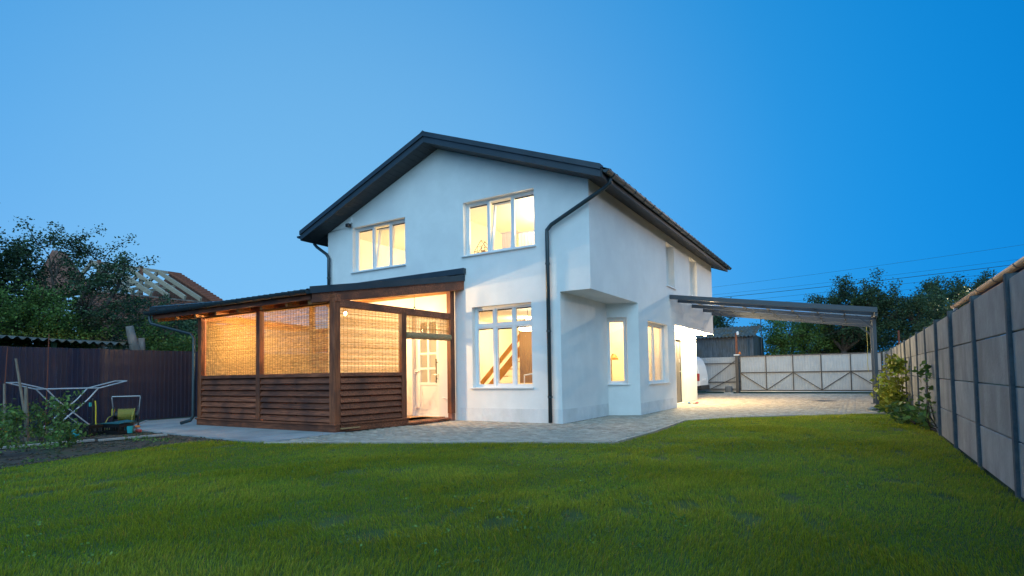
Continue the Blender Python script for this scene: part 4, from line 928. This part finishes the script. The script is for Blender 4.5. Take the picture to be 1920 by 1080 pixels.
# gables in brick
MB().prism([(BW+.6, RY1+.65, EZ-.05), (0, RY1+.65, RZt), (-BW-.6, RY1+.65, EZ-.05)], (0, .22, 0)).build('gable', BRICK, uh)
MB().prism([(BW, RY0-1.5, EZ-.1), (.1, RY0-1.5, RZt+.25), (-BW, RY0-1.5, EZ-.1)], (0, .5, 0)).build('gable', BRICK, uh)
for k in range(5):
    y = RY0+.1+k*(RY1-RY0)/4.1
    for s in (1, -1): MB().beam((0, y, RZt-.05), (s*(HW), y, RZt-.05-HW*(RZt-EZ)/HW), .09, .20).build('rafter', LUMBER, uh)
    MB().beam((-1.5, y+.06, RZt-.95), (1.5, y+.06, RZt-.95), .06, .16).build('collar_tie', LUMBER, uh)
MB().beam((0, RY0, RZt-.02), (0, RY1+.6, RZt-.02), .08, .14).build('ridge_board', LUMBER, uh)
for y in (RY0+.4, RY0+2.3): MB().beam((0, y, EZ-.3), (0, y, RZt+.12), .14, .14).build('king_post', BRICK, uh)
for k in range(2): MB().beam((.5, RY0+.3+k*1.2, EZ+.1), (.5, RY0+1.5+k*1.2, RZt-.8), .07, .12).build('strut', LUMBER, uh)
rt_ = MB()
for k in range(16):
    t0, t1 = k/16, (k+1)/16
    MB().hexa([(4.3*t0, RY1+.5, RZt-.02-t0*1.95), (4.3*t1, RY1+.5, RZt-.05-t1*1.95), (4.3*t1, RY1+1.1, RZt-.05-t1*1.95), (4.3*t0, RY1+1.1, RZt-.02-t0*1.95), (4.3*t0, RY1+.5, RZt+.06-t0*1.95), (4.3*t1, RY1+.5, RZt+.06-t1*1.95+.06), (4.3*t1, RY1+1.1, RZt+.06-t1*1.95+.06), (4.3*t0, RY1+1.1, RZt+.06-t0*1.95)]).build('roof_tile', REDTILE, uh)

# ------------------------------------------------------------------ trees and shrubs
def leaves_mesh(name, cent, N, size, spread, m, parent, flat=.0, seed=1, tr=(.55, 1.35), up=.0):
    r = np.random.default_rng(seed); cent = np.asarray(cent, float); idx = r.integers(0, len(cent), N)
    ct = r.uniform(.65, 1.35, len(cent))
    P = cent[idx]+r.normal(0, 1, (N, 3))*spread*np.array([1, 1, .75])
    s = size*r.uniform(.6, 1.3, N)
    d = r.normal(0, 1, (N, 3)); d[:, 2] = d[:, 2]*.6+up; d /= np.linalg.norm(d, axis=1)[:, None]
    e_ = np.cross(d, r.normal(0, 1, (N, 3))); e_ /= np.linalg.norm(e_, axis=1)[:, None]; nrm = np.cross(d, e_)
    V = np.empty((N, 4, 3)); V[:, 0] = P; V[:, 1] = P+d*s[:, None]*.5+e_*s[:, None]*.32+nrm*s[:, None]*.08; V[:, 2] = P+d*s[:, None]; V[:, 3] = P+d*s[:, None]*.5-e_*s[:, None]*.32+nrm*s[:, None]*.08
    F = (np.arange(N)*4)[:, None]+np.arange(4)[None]
    t = r.uniform(*tr, N)*ct[idx]
    T = np.stack([t*r.uniform(.85, 1.2, N), t, t*r.uniform(.8, 1.2, N)], 1)
    return fast(name, V.reshape(-1, 3), F, T, m, parent)
def tree(name, label, loc, blobs, nclump, nleaf, size=.07, spread=.16, tr=.16, m=LEAFD, cat='tree', group=None, seed=1, bark=BARK, sprays=12, fork=None, trunk_h=None, lean=(0, 0)):
    """blobs: (x, y, z, rx, ry, rz) relative to loc; clumps gather in their outer shell, limbs reach them"""
    r = np.random.default_rng(seed); t = thing(name, label, cat, loc, group)
    zs = min(b[2]-b[5]*.3 for b in blobs); th = trunk_h or max(.3, zs)
    q = MB(); top = Vector((lean[0], lean[1], th)); q.tube([(0, 0, 0), (lean[0]*.3, lean[1]*.3+.03, th*.5), top], [tr*1.25, tr, tr*.85], 9)
    cents = []; wts = np.array([b[3]*b[4]*b[5] for b in blobs])**.7; wts /= wts.sum()
    for bi, b in enumerate(blobs):
        c = Vector(b[:3]); n = max(3, int(nclump*wts[bi]))
        mid = top.lerp(c, .5)+Vector(r.normal(0, .12, 3)); q.tube([top, mid, c], [tr*.7, tr*.45, tr*.22], 7)
        for k in range(n):
            d = r.normal(0, 1, 3); d /= np.linalg.norm(d); rad = r.uniform(.35, 1.0)**.6
            p = Vector((b[0]+d[0]*b[3]*rad, b[1]+d[1]*b[4]*rad, b[2]+d[2]*b[5]*rad)); cents.append(p)
            if k % 3 == 0:
                m1 = c.lerp(p, .5)+Vector(r.normal(0, .06, 3)); q.tube([c.lerp(top, .25*r.uniform()), m1, p], [tr*.20, tr*.12, tr*.05], 5, cap=False)
        for k in range(int(sprays*wts[bi]*len(blobs)/1.0)//max(1, len(blobs))+1 if sprays else 0):
            d = Vector(r.normal(0, 1, 3)); d.z = abs(d.z)+.5; d.normalize()
            s0 = c+Vector((d.x*b[3], d.y*b[4], d.z*b[5]))*.85; L = r.uniform(.3, .95)*min(1.2, b[5]+.3); bend = Vector((r.normal(0, .3), r.normal(0, .3), 0))
            pts = [s0+(d+bend*(i/4))*L*i/4 for i in range(5)]; q.tube(pts, [.014, .012, .009, .006, .003], 4, cap=False); cents += pts[1:]
    q.build('trunk', bark, t, smooth=True)
    cr_ = leaves_mesh('crown', [tuple(c) for c in cents], nleaf, size, spread, m, t, seed=seed)
    return t
# left, beyond the brown fence
tree('broadleaf_tree', 'large dark broadleaf tree at the far left behind the fence', (-15.2, -5.6, 0), [(0, 0, 4.2, 1.5, 1.6, 1.2), (.8, -1.6, 3.7, 1.3, 1.3, 1.3), (-.2, 1.3, 3.7, 1.1, 1.2, 1.1), (.3, 0, 2.5, 1.8, 2.4, 1.0)], 380, 40000, .085, .17, .2, LEAFD, seed=11, sprays=16)
tree('broadleaf_tree', 'tall dark tree behind the far left one cut by the frame', (-17.5, -7.8, 0), [(0, 0, 4.8, 1.8, 1.8, 1.5), (0, 1, 3.4, 2, 2, 1.5)], 170, 18000, .10, .2, .2, LEAFD, seed=12)
tree('apple_tree', 'spreading apple tree with loose sprays before the timber rafters', (-14.0, -2.9, 0), [(-.3, .3, 4.3, .8, .9, .55), (.3, .8, 4.0, .7, .7, .45), (-.2, -.8, 4.4, .7, .8, .6), (.1, .0, 3.2, 1.1, 1.6, .7), (-.2, 1.8, 3.1, .5, .7, .45)], 170, 10500, .075, .11, .12, LEAFD, seed=13, sprays=40, trunk_h=1.7)
tree('young_tree', 'dark slender tree under the unfinished house gable', (-17.5, .9, 0), [(0, 0, 2.8, .9, 1.4, .75), (0, 1.4, 2.7, .8, 1.0, .65), (0, -.6, 2.4, .9, 1.0, .8)], 150, 11000, .085, .14, .12, LEAFD, seed=14, trunk_h=1.6)
for i, (x, y, h, s, lb) in enumerate([(-13.2, -5.6, 2.3, .8, 'pale green shrub above the wavy shed roof at the left'), (-13.6, -4.6, 2.5, .8, 'pale green shrub above the wavy shed roof in its middle'), (-13.6, -3.9, 2.4, .7, 'mid green shrub left of the sawn trunk'), (-14.4, -3.1, 2.4, .9, 'dusky shrub behind the sawn trunk')]):
    tree('shrub', lb, (x, y, 0), [(0, 0, h, s, s, .62), (.1, .4, h-.5, s*.9, s, .6)], 90, 8500, .065, .12, .05, LEAFM if i < 3 else LEAFD, 'shrub', 'shrubs beyond the brown fence', 20+i)
tree('bush', 'bright green bush beside the sawn trunk over the brown fence', (-13.2, -1.25, 0), [(0, 0, 1.75, .8, .7, .60), (0, .9, 1.6, .7, .8, .55)], 110, 12000, .07, .12, .05, LEAFM, 'bush', None, 25)
tree('bush', 'dark bush beside the veranda downpipe', (-13.8, .3, 0), [(0, 0, 1.9, .8, .9, .8), (0, 1.2, 1.8, .8, .9, .8)], 90, 9000, .08, .13, .05, LEAFD, 'bush', None, 26)
tk = thing('sawn_trunk', 'forked sawn off grey trunk above the brown fence', 'tree trunk', (-12.9, -2.0, 0))
MB().tube([(.0, .25, 0), (0, .15, 1.3), (0, .02, 1.75), (0, -.12, 2.15), (0, -.22, 2.62)], [.20, .19, .17, .12, .10], 12).tube([(0, .05, 1.75), (.02, .10, 2.0), (0, .10, 2.28)], [.14, .11, .09], 10).build('trunk', BARKG, tk, smooth=True)
# right, beyond the gate
tree('broadleaf_tree', 'dark round tree just past the house corner over the shed', (-2.6, 27.5, 0), [(0, 0, 3.4, 1.3, 1.2, 1.2), (-1.6, 0, 3.2, 1.3, 1.2, 1.1)], 120, 12000, .11, .18, .15, LEAFD, seed=31)
tree('broadleaf_tree', 'mid green tree beside the zinc shed', (2.0, 25.0, 0), [(0, 0, 3.0, 1.3, 1.2, .95), (-.3, 0, 1.9, 1.2, 1.2, 1.0), (1.5, 0, 2.2, 1.2, 1.1, 1.1)], 260, 22000, .10, .17, .15, LEAFM, seed=32)
tree('broadleaf_tree', 'dark low tree behind the middle of the gate', (4.6, 26.5, 0), [(0, 0, 2.6, 1.5, 1.2, 1.1), (1.4, 0, 2.4, 1.2, 1.2, 1.2)], 200, 16000, .10, .18, .15, LEAFD, seed=33)
tree('cherry_tree', 'spreading tree rising over the outer end of the carport', (4.6, 24.0, 0), [(0, 0, 4.3, 1.0, 1.0, .8), (1.2, 0, 4.5, .9, .9, .85), (-.8, .3, 4.0, .9, .8, .6), (.5, 0, 3.2, 1.7, 1.2, .9), (2.4, 0, 3.7, 1.1, 1, .8)], 300, 24000, .10, .15, .16, LEAFD, seed=34, sprays=40, trunk_h=2.0)
tree('broadleaf_tree', 'dark tree filling the corner beyond the concrete fence', (7.6, 22.5, 0), [(0, 0, 3.3, 1.2, 1.1, 1.0), (1.2, -1.0, 3.0, 1.2, 1.2, 1.2), (-.6, 0, 2.2, 1.2, 1.0, 1.0), (.8, -2.5, 2.6, 1.0, 1.2, 1.2)], 280, 24000, .09, .15, .16, LEAFD, seed=35)
tree('broadleaf_tree', 'feathery tree reaching up beside the neighbour gutter', (9.9, 24.5, 0), [(0, 0, 4.2, .8, .8, .8), (-.9, .6, 4.0, .8, .8, .8), (.7, -1, 4.0, .7, .8, .7), (0, 0, 3.0, 1.4, 1.4, 1.0)], 240, 19000, .08, .13, .14, LEAFD, seed=36, sprays=45, trunk_h=2.0)
tree('broadleaf_tree', 'distant dark tree line right of the shed', (9.5, 30, 0), [(0, 0, 4.4, 2.0, 1.5, 1.4), (-3.2, 0, 3.8, 1.8, 1.4, 1.3), (-6.2, 0, 3.0, 1.8, 1.4, 1.2)], 220, 18000, .14, .22, .2, LEAFD, seed=37)
# climbing plants on the concrete fence
def vine(name, label, loc, cents, n, size, spread, m, seed):
    t = thing(name, label, 'plant', loc); q = MB(); r = np.random.default_rng(seed)
    for c in cents[::3]: q.tube([(r.normal(.1, .1), r.normal(0, .2), 0), (c[0]*.6+r.normal(0, .03), c[1]*.6, c[2]*.6), c], [.012, .009, .004], 5, cap=False)
    q.build('stems', BARK, t); leaves_mesh('leaves', cents, n, size, spread, m, t, seed=seed, up=.1); return t
r = np.random.default_rng(5)
vine('grape_vine', 'yellow green grape vine climbing the concrete fence by the carport post', (5.95, 6.2, 0), [(r.normal(-.12, .12), r.uniform(-1.0, 1.0), max(.1, r.uniform(.05, 1.0)*(1-.25*abs(r.normal())))) for k in range(60)]+[(r.normal(.02, .08), r.uniform(-.6, .2), r.uniform(.9, 1.25)) for k in range(14)], 1300, .12, .08, LEAFY, 41)
vine('creeper', 'thin dark leaved creeper running up the fence panels', (6.12, .9, 0), [(r.normal(-.03, .02), .15*k/8+r.normal(0, .08), .05+k*.07) for k in range(15)]+[(-.04, r.uniform(-.3, 1.5), r.uniform(.02, .45)) for k in range(16)], 150, .11, .05, LEAFM, 42)
vine('creeper', 'low leafy creeper at the foot of the fence on the lawn edge', (6.0, 2.6, 0), [(r.normal(-.1, .1), r.uniform(-.7, .9), r.uniform(.02, .28)) for k in range(26)], 330, .10, .07, LEAFM, 43)
# garden plants at the left
def veg(label, loc, h, n, seed, w=.3):
    r = np.random.default_rng(seed); t = thing('garden_plant', label, 'plant', loc, 'drooping plants in the vegetable bed'); q = MB(); cs = []
    for k in range(7):
        a = r.uniform(0, 6.28); s = r.uniform(.1, 1)*w; hh = h*r.uniform(.7, 1.05); pts = [Vector((math.cos(a)*s*u*u, math.sin(a)*s*u*u, hh*u)) for u in (0, .3, .6, .85, 1)]
        q.tube(pts, [.009, .008, .006, .005, .003], 5, cap=False); cs += [p+Vector(r.normal(0, .05, 3)) for p in pts[1:]]*2
    q.build('stems', LEAFM if False else mat('green_stem', (.06, .09, .03), rough=.7), t)
    l = leaves_mesh('leaves', [tuple(c) for c in cs], int(n*.95), .060, .055, LEAFM, t, seed=seed, up=-.7, tr=(.5, 1.3)); return t
veg('tall drooping plant between the stakes and the black crates', (-6.15, -6.3, 0), .78, 520, 51, .34)
veg('drooping plant right beside the grey wooden stake', (-6.6, -6.75, 0), .62, 420, 52, .3)
veg('dark leafy plant at the left frame edge near the fence', (-7.4, -7.0, 0), .70, 560, 53, .5)
veg('low plant in front of the kerb board at the left frame edge', (-4.9, -7.5, 0), .42, 420, 54, .34)
veg('small plant in front of the kerb board', (-5.35, -6.45, 0), .38, 300, 55, .25)
veg('bushy plant behind the tall drooping one', (-7.2, -6.2, 0), .58, 380, 56, .34)
# clods on the bed
n = 2600; cxy = rng.uniform([-10.2, -9.5], [-3.0, -3.2], (n*2, 2)); k_ = inside(BED, cxy[:, 0], cxy[:, 1]); cxy = cxy[k_][:n]; n = len(cxy)
oc = np.array([(1, 0, 0), (0, 1, 0), (-1, 0, 0), (0, -1, 0), (0, 0, .7), (0, 0, -.5)]); of = np.array([(0, 1, 4), (1, 2, 4), (2, 3, 4), (3, 0, 4), (1, 0, 5), (2, 1, 5), (3, 2, 5), (0, 3, 5)])
s_ = rng.uniform(.008, .035, n); V = oc[None]*s_[:, None, None]*rng.uniform(.6, 1.4, (n, 6, 1)); V[:, :, 0] += cxy[:, 0, None]; V[:, :, 1] += cxy[:, 1, None]; V[:, :, 2] += -.012
tag(fast('soil_clods', V.reshape(-1, 3), (of[None]+(np.arange(n)*6)[:, None, None]).reshape(-1, 3), None, SOIL), 'loose clods of dark soil in the vegetable bed', 'soil', kind='stuff')
WEED = [(-10.2, -4.4), (-8.0, -5.2), (-4.4, -5.3), (-4.1, -6.4), (-3.4, -8.6), (-9, -9)]
def weeds():
    n = 9000; P = rng.uniform([-10.2, -9], [-3.4, -4.4], (n, 2)); c = noise2(P[:, 0], P[:, 1], 3, 91); P = P[(c > .35) & inside(WEED, P[:, 0], P[:, 1])]
    o = leaves_mesh('weeds', np.c_[P, np.full(len(P), .015)], 3500, .04, .02, LEAFM, None, seed=92, up=.4); tag(o, 'small weeds scattered over the vegetable bed', 'weeds', kind='stuff')
weeds()
tag(leaves_mesh('lawn_weeds', WEEDC, 3200, .022, .014, mat('clover', (.14, .24, .05), rough=.6, trans=.3, attr='tint'), None, seed=93, up=.15), 'small clover and broad leaved weeds between the lawn grass', 'weeds', kind='stuff')

# ------------------------------------------------------------------ things in the vegetable bed
def stake(label, a, b, r_, m=GREYW):
    t = thing('stake', label, 'stake', a, 'wooden stakes in the vegetable bed'); d = Vector(b)-Vector(a); MB().tube([(0, 0, 0), d*.5+Vector((.01, 0, 0)), d], [r_, r_, r_*.85], 8).build('pole', m, t)
stake('stout grey stake standing in the bed in front of the others', (-6.82, -6.50, 0), (-6.80, -6.53, .94), .028)
stake('tall pale stake leaning before the brown fence', (-8.0, -6.10, 0), (-8.02, -6.30, 1.46), .022)
stake('short pale stake at the left frame edge', (-8.0, -6.44, 0), (-8.0, -6.46, 1.0), .022)
stake('thin dark rod against the fence, the tallest in the bed', (-9.5, -5.33, 0), (-9.5, -5.30, 2.05), .010, mat('rust', (.16, .05, .03), rough=.9))
stake('thin dark rod left of the tallest one', (-9.5, -6.05, 0), (-9.5, -5.98, 1.75), .010, mat('rust', (.16, .05, .03), rough=.9))
for i, (a, b, lb) in enumerate([((-6.15, -7.1), (-5.85, -5.9), 'weathered kerb board in the bed, the end nearer the frame edge'), ((-5.83, -5.85), (-5.62, -4.85), 'weathered kerb board in the bed, the end nearer the lawn')]):
    t = thing('kerb_board', lb, 'board', (0, 0, 0)); MB().beam((*a, .015), (*b, .025), .10, .035).build('board', mat('grey_board', (.30, .26, .24), (.40, .36, .33), 5, (1, 8, 1), rough=.9), t, bevel=.004)
# clothes rack
RACKM = mat('rack_metal', (.50, .56, .62), rough=.35, metal=.25)
ck = thing('clothes_rack', 'folding steel clothes rack standing open by the brown fence', 'clothes rack', (-9.75, -4.85, 0))
def rail(x0): return [(x0, -.98, 1.02), (x0, -.48, .87), (x0, .50, .87), (x0, 1.05, 1.02)]
for x0 in (-.28, .28):
    MB().tube(rail(x0), .014, 7).build('side_rail', RACKM, ck)
for y_, z_ in ((-.98, 1.02), (1.05, 1.02), (-.48, .87), (.5, .87)): MB().tube([(-.28, y_, z_), (.28, y_, z_)], .012, 7).build('cross_bar', RACKM, ck)
for k in range(0): MB().tube([(-.24+.08*k, -.98, 1.02), (-.24+.08*k, -.48, .87), (-.24+.08*k, .5, .87), (-.24+.08*k, 1.05, 1.02)], .003, 4).build('wire', RACKM, ck)
for s in (-1, 1):
    for x0 in (-.27, .27): MB().tube([(x0, .48*s, .87), (x0, .28*s, .62), (x0, -.36*s, .01)], .014, 7).build('leg', RACKM, ck)
    MB().tube([(-.27, -.36*s, .01), (.27, -.36*s, .01)], .012, 7).build('foot_bar', RACKM, ck)
# hose reel
hr = thing('hose_reel', 'hose reel cart with yellow hose beside the concrete path', 'hose reel', (-8.45, -4.25, 0)); hr.rotation_euler[2] = R(62); hr.scale = (.88, .88, .92)
MB().tube([(-.26, .0, .30), (-.30, -.05, .70), (-.30, -.05, .74), (.28, -.05, .74), (.28, -.05, .70), (.24, 0, .30)], .013, 8).build('handle', STEEL, hr)
for x0 in (-.26, .24):
    MB().lathe([(0, -.01), (.20, -.012), (.20, .012), (0, .012)], (x0, 0, .30), 20, 'x').build('flange', BLACK, hr); MB().tube([(x0, 0, .3), (x0, -.16, .02)], .014, 7).build('leg', BLACK, hr); MB().tube([(x0, 0, .3), (x0, .16, .02)], .014, 7).build('leg', BLACK, hr)
MB().lathe([(.09, -.24), (.09, .22)], (0, 0, .30), 16, 'x').build('drum', BLACK, hr)
pts = []
for k in range(520):
    a = k*.42; u = (k/520*3) % 2; u = u if u < 1 else 2-u; rr = .112+.016*int(k/174)+.003*math.sin(k*1.7); pts.append((-.17+.34*u, rr*math.cos(a), .30+rr*math.sin(a)))
MB().tube(pts, .010, 6).build('hose', HOSE, hr)
MB().tube([(.12+.05*math.sin(k*.3), -.17*math.cos(k*.29)-.03, .28+.19*math.sin(k*.29)-.02) for k in range(44)], .010, 6).build('loose_hose', HOSE, hr)
MB().tube([(-.26, -.05, .32), (-.36, -.14, .26), (-.42, -.2, .12), (-.44, -.3, .02), (-.3, -.45, .015)], .010, 6).build('hose_end', HOSE, hr); MB().box(-.30, -.24, -.08, -.02, .30, .46).build('clamp', YEL, hr, bevel=.01); MB().tube([(.20, -.18, .03), (.29, -.22, .03)], .024, 8).build('nozzle', ORANGE, hr)
tp = thing('garden_tap', 'standpipe tap with yellow hose by the brown fence', 'tap', (-8.3, -4.95, 0))
MB().tube([(0, 0, 0), (0, 0, .60)], .018, 8).build('standpipe', BLACK, tp); MB().box(-.06, .05, -.03, .03, .58, .66).build('valve', BLACK, tp, bevel=.01); MB().box(-.13, -.09, -.02, .02, .50, .58).build('coupling', TEAL, tp); MB().tube([(.05, .02, .62), (.06, .03, .5), (.04, .04, .2), (.05, .05, .02)], .012, 7).build('hose', YEL, tp)
def crate(label, x, y, rz_, m, lid=None):
    t = thing('crate', label, 'crate', (x, y, 0), 'black crates on the soil'); t.rotation_euler[2] = rz_
    q = MB(); a, b, h = .21, .15, .19
    q.box(-a, a, -b, b, .0, .015)
    q.build('floor', m, t)
    for x0, x1, y0, y1 in ((-a, a, -b, -b+.012), (-a, a, b-.012, b), (-a, -a+.012, -b+.012, b-.012), (a-.012, a, -b+.012, b-.012)):
        q = MB(); q.box(x0, x1, y0, y1, .015, .06).box(x0, x1, y0, y1, .13, h)
        L = x1-x0 if x1-x0 > .1 else y1-y0; n_ = 6
        for k in range(n_+1):
            if x1-x0 > .1: c = x0+.01+(L-.02)*k/n_; q.box(c-.009, c+.009, y0, y1, .06, .13)
            else: c = y0+.01+(L-.02)*k/n_; q.box(x0, x1, c-.009, c+.009, .06, .13)
        q.build('side', m, t)
    if lid: MB().prism([(-a-.02, -b-.02, h+.004), (a+.02, -b-.02, h+.004), (a+.02, b+.02, h+.03), (0, b+.02, h+.05), (-a-.02, b+.02, h+.02)], (0, 0, .01)).build('lid', lid, t)
crate('black slatted crate lying behind the teal bucket', -7.35, -5.42, .35, BLACK)
crate('black slatted crate topped with a teal lid', -7.15, -4.98, .25, BLACK, TEALD)
bk = thing('bucket', 'small bright teal bucket tipped over on the soil', 'bucket', (-6.95, -5.80, .075)); bk.rotation_euler = (R(-75), 0, R(-30))
MB().lathe([(0, -.08), (.06, -.08), (.08, .08), (.073, .08), (.055, -.07), (0, -.07)], n=18).build('bucket_body', TEAL, bk); MB().tube([(.08*math.cos(a), .08*math.sin(a)*.3-.02, .08+.05*abs(math.sin(a))) for a in [math.pi*k/10 for k in range(11)]], .004, 5).build('bail', BLACK, bk)
tpot = thing('tub', 'upright teal tub between crate and hose reel', 'tub', (-7.0, -4.86, 0)); MB().lathe([(0, 0), (.065, 0), (.075, .14), (.068, .14), (.06, .02), (0, .02)], n=18).build('tub_body', TEAL, tpot)
rj = thing('jar', 'small dark red jar lying next to the teal tub', 'jar', (-6.92, -4.72, .035)); MB().lathe([(0, -.07), (.032, -.07), (.034, .06), (.02, .075), (0, .075)], n=14, axis='x').build('jar_body', REDP, rj)

# ------------------------------------------------------------------ power lines and the street lamp round the corner
def wire(label, z0, z1, sag, y=24, r_=.012):
    t = thing('power_line', label, 'power line', (0, 0, 0), 'overhead wires beyond the house')
    pts = []
    for k in range(25): u = k/24; pts.append((-9+32*u, y+.0, z0+(z1-z0)*u-sag*4*u*(1-u)))
    MB().tube(pts, r_, 5).build('cable', CABLE, t)
def wz(x, za, xb, zb, sag=.5):
    return za
for lb, zl, zr, rr in [('topmost thin overhead wire', 6.15, 7.6, .007), ('second thin overhead wire from the top', 5.80, 6.8, .007), ('thickest overhead wire', 5.62, 6.55, .016), ('thin overhead wire just below the thickest', 5.32, 6.25, .008), ('lowest thin overhead wire', 5.05, 5.9, .007), ('overhead wire crossing the treetops at the right', 4.40, 5.55, .009)]:
    wire(lb+' crossing the sky beyond the gate', zl-.30, zr-.1, .30, r_=rr*.75)
sl_ = thing('street_lamp', 'street lamp on a pole beyond the gate at the road', 'street lamp', (12.6, 20, 0))
MB().tube([(0, 0, 0), (0, 0, 5.2), (-.15, 0, 5.5), (-.5, 0, 5.58)], [.07, .05, .04, .03], 10).build('pole', GALV, sl_); MB().box(-.85, -.45, -.09, .09, 5.53, 5.62).build('lamp_head', GALV, sl_, bevel=.02)
MB().box(-.83, -.50, -.07, .07, 5.50, 5.528).build('lamp_lens', LAMPG, sl_)
lampo('lamp_light', (-.65, 0, 5.46), 4000, (1, .78, .56), .09, sl_, 'SPOT', rot=Vector((-11, -13, -4.6)).to_track_quat('-Z', 'Y').to_euler(), spot=88)
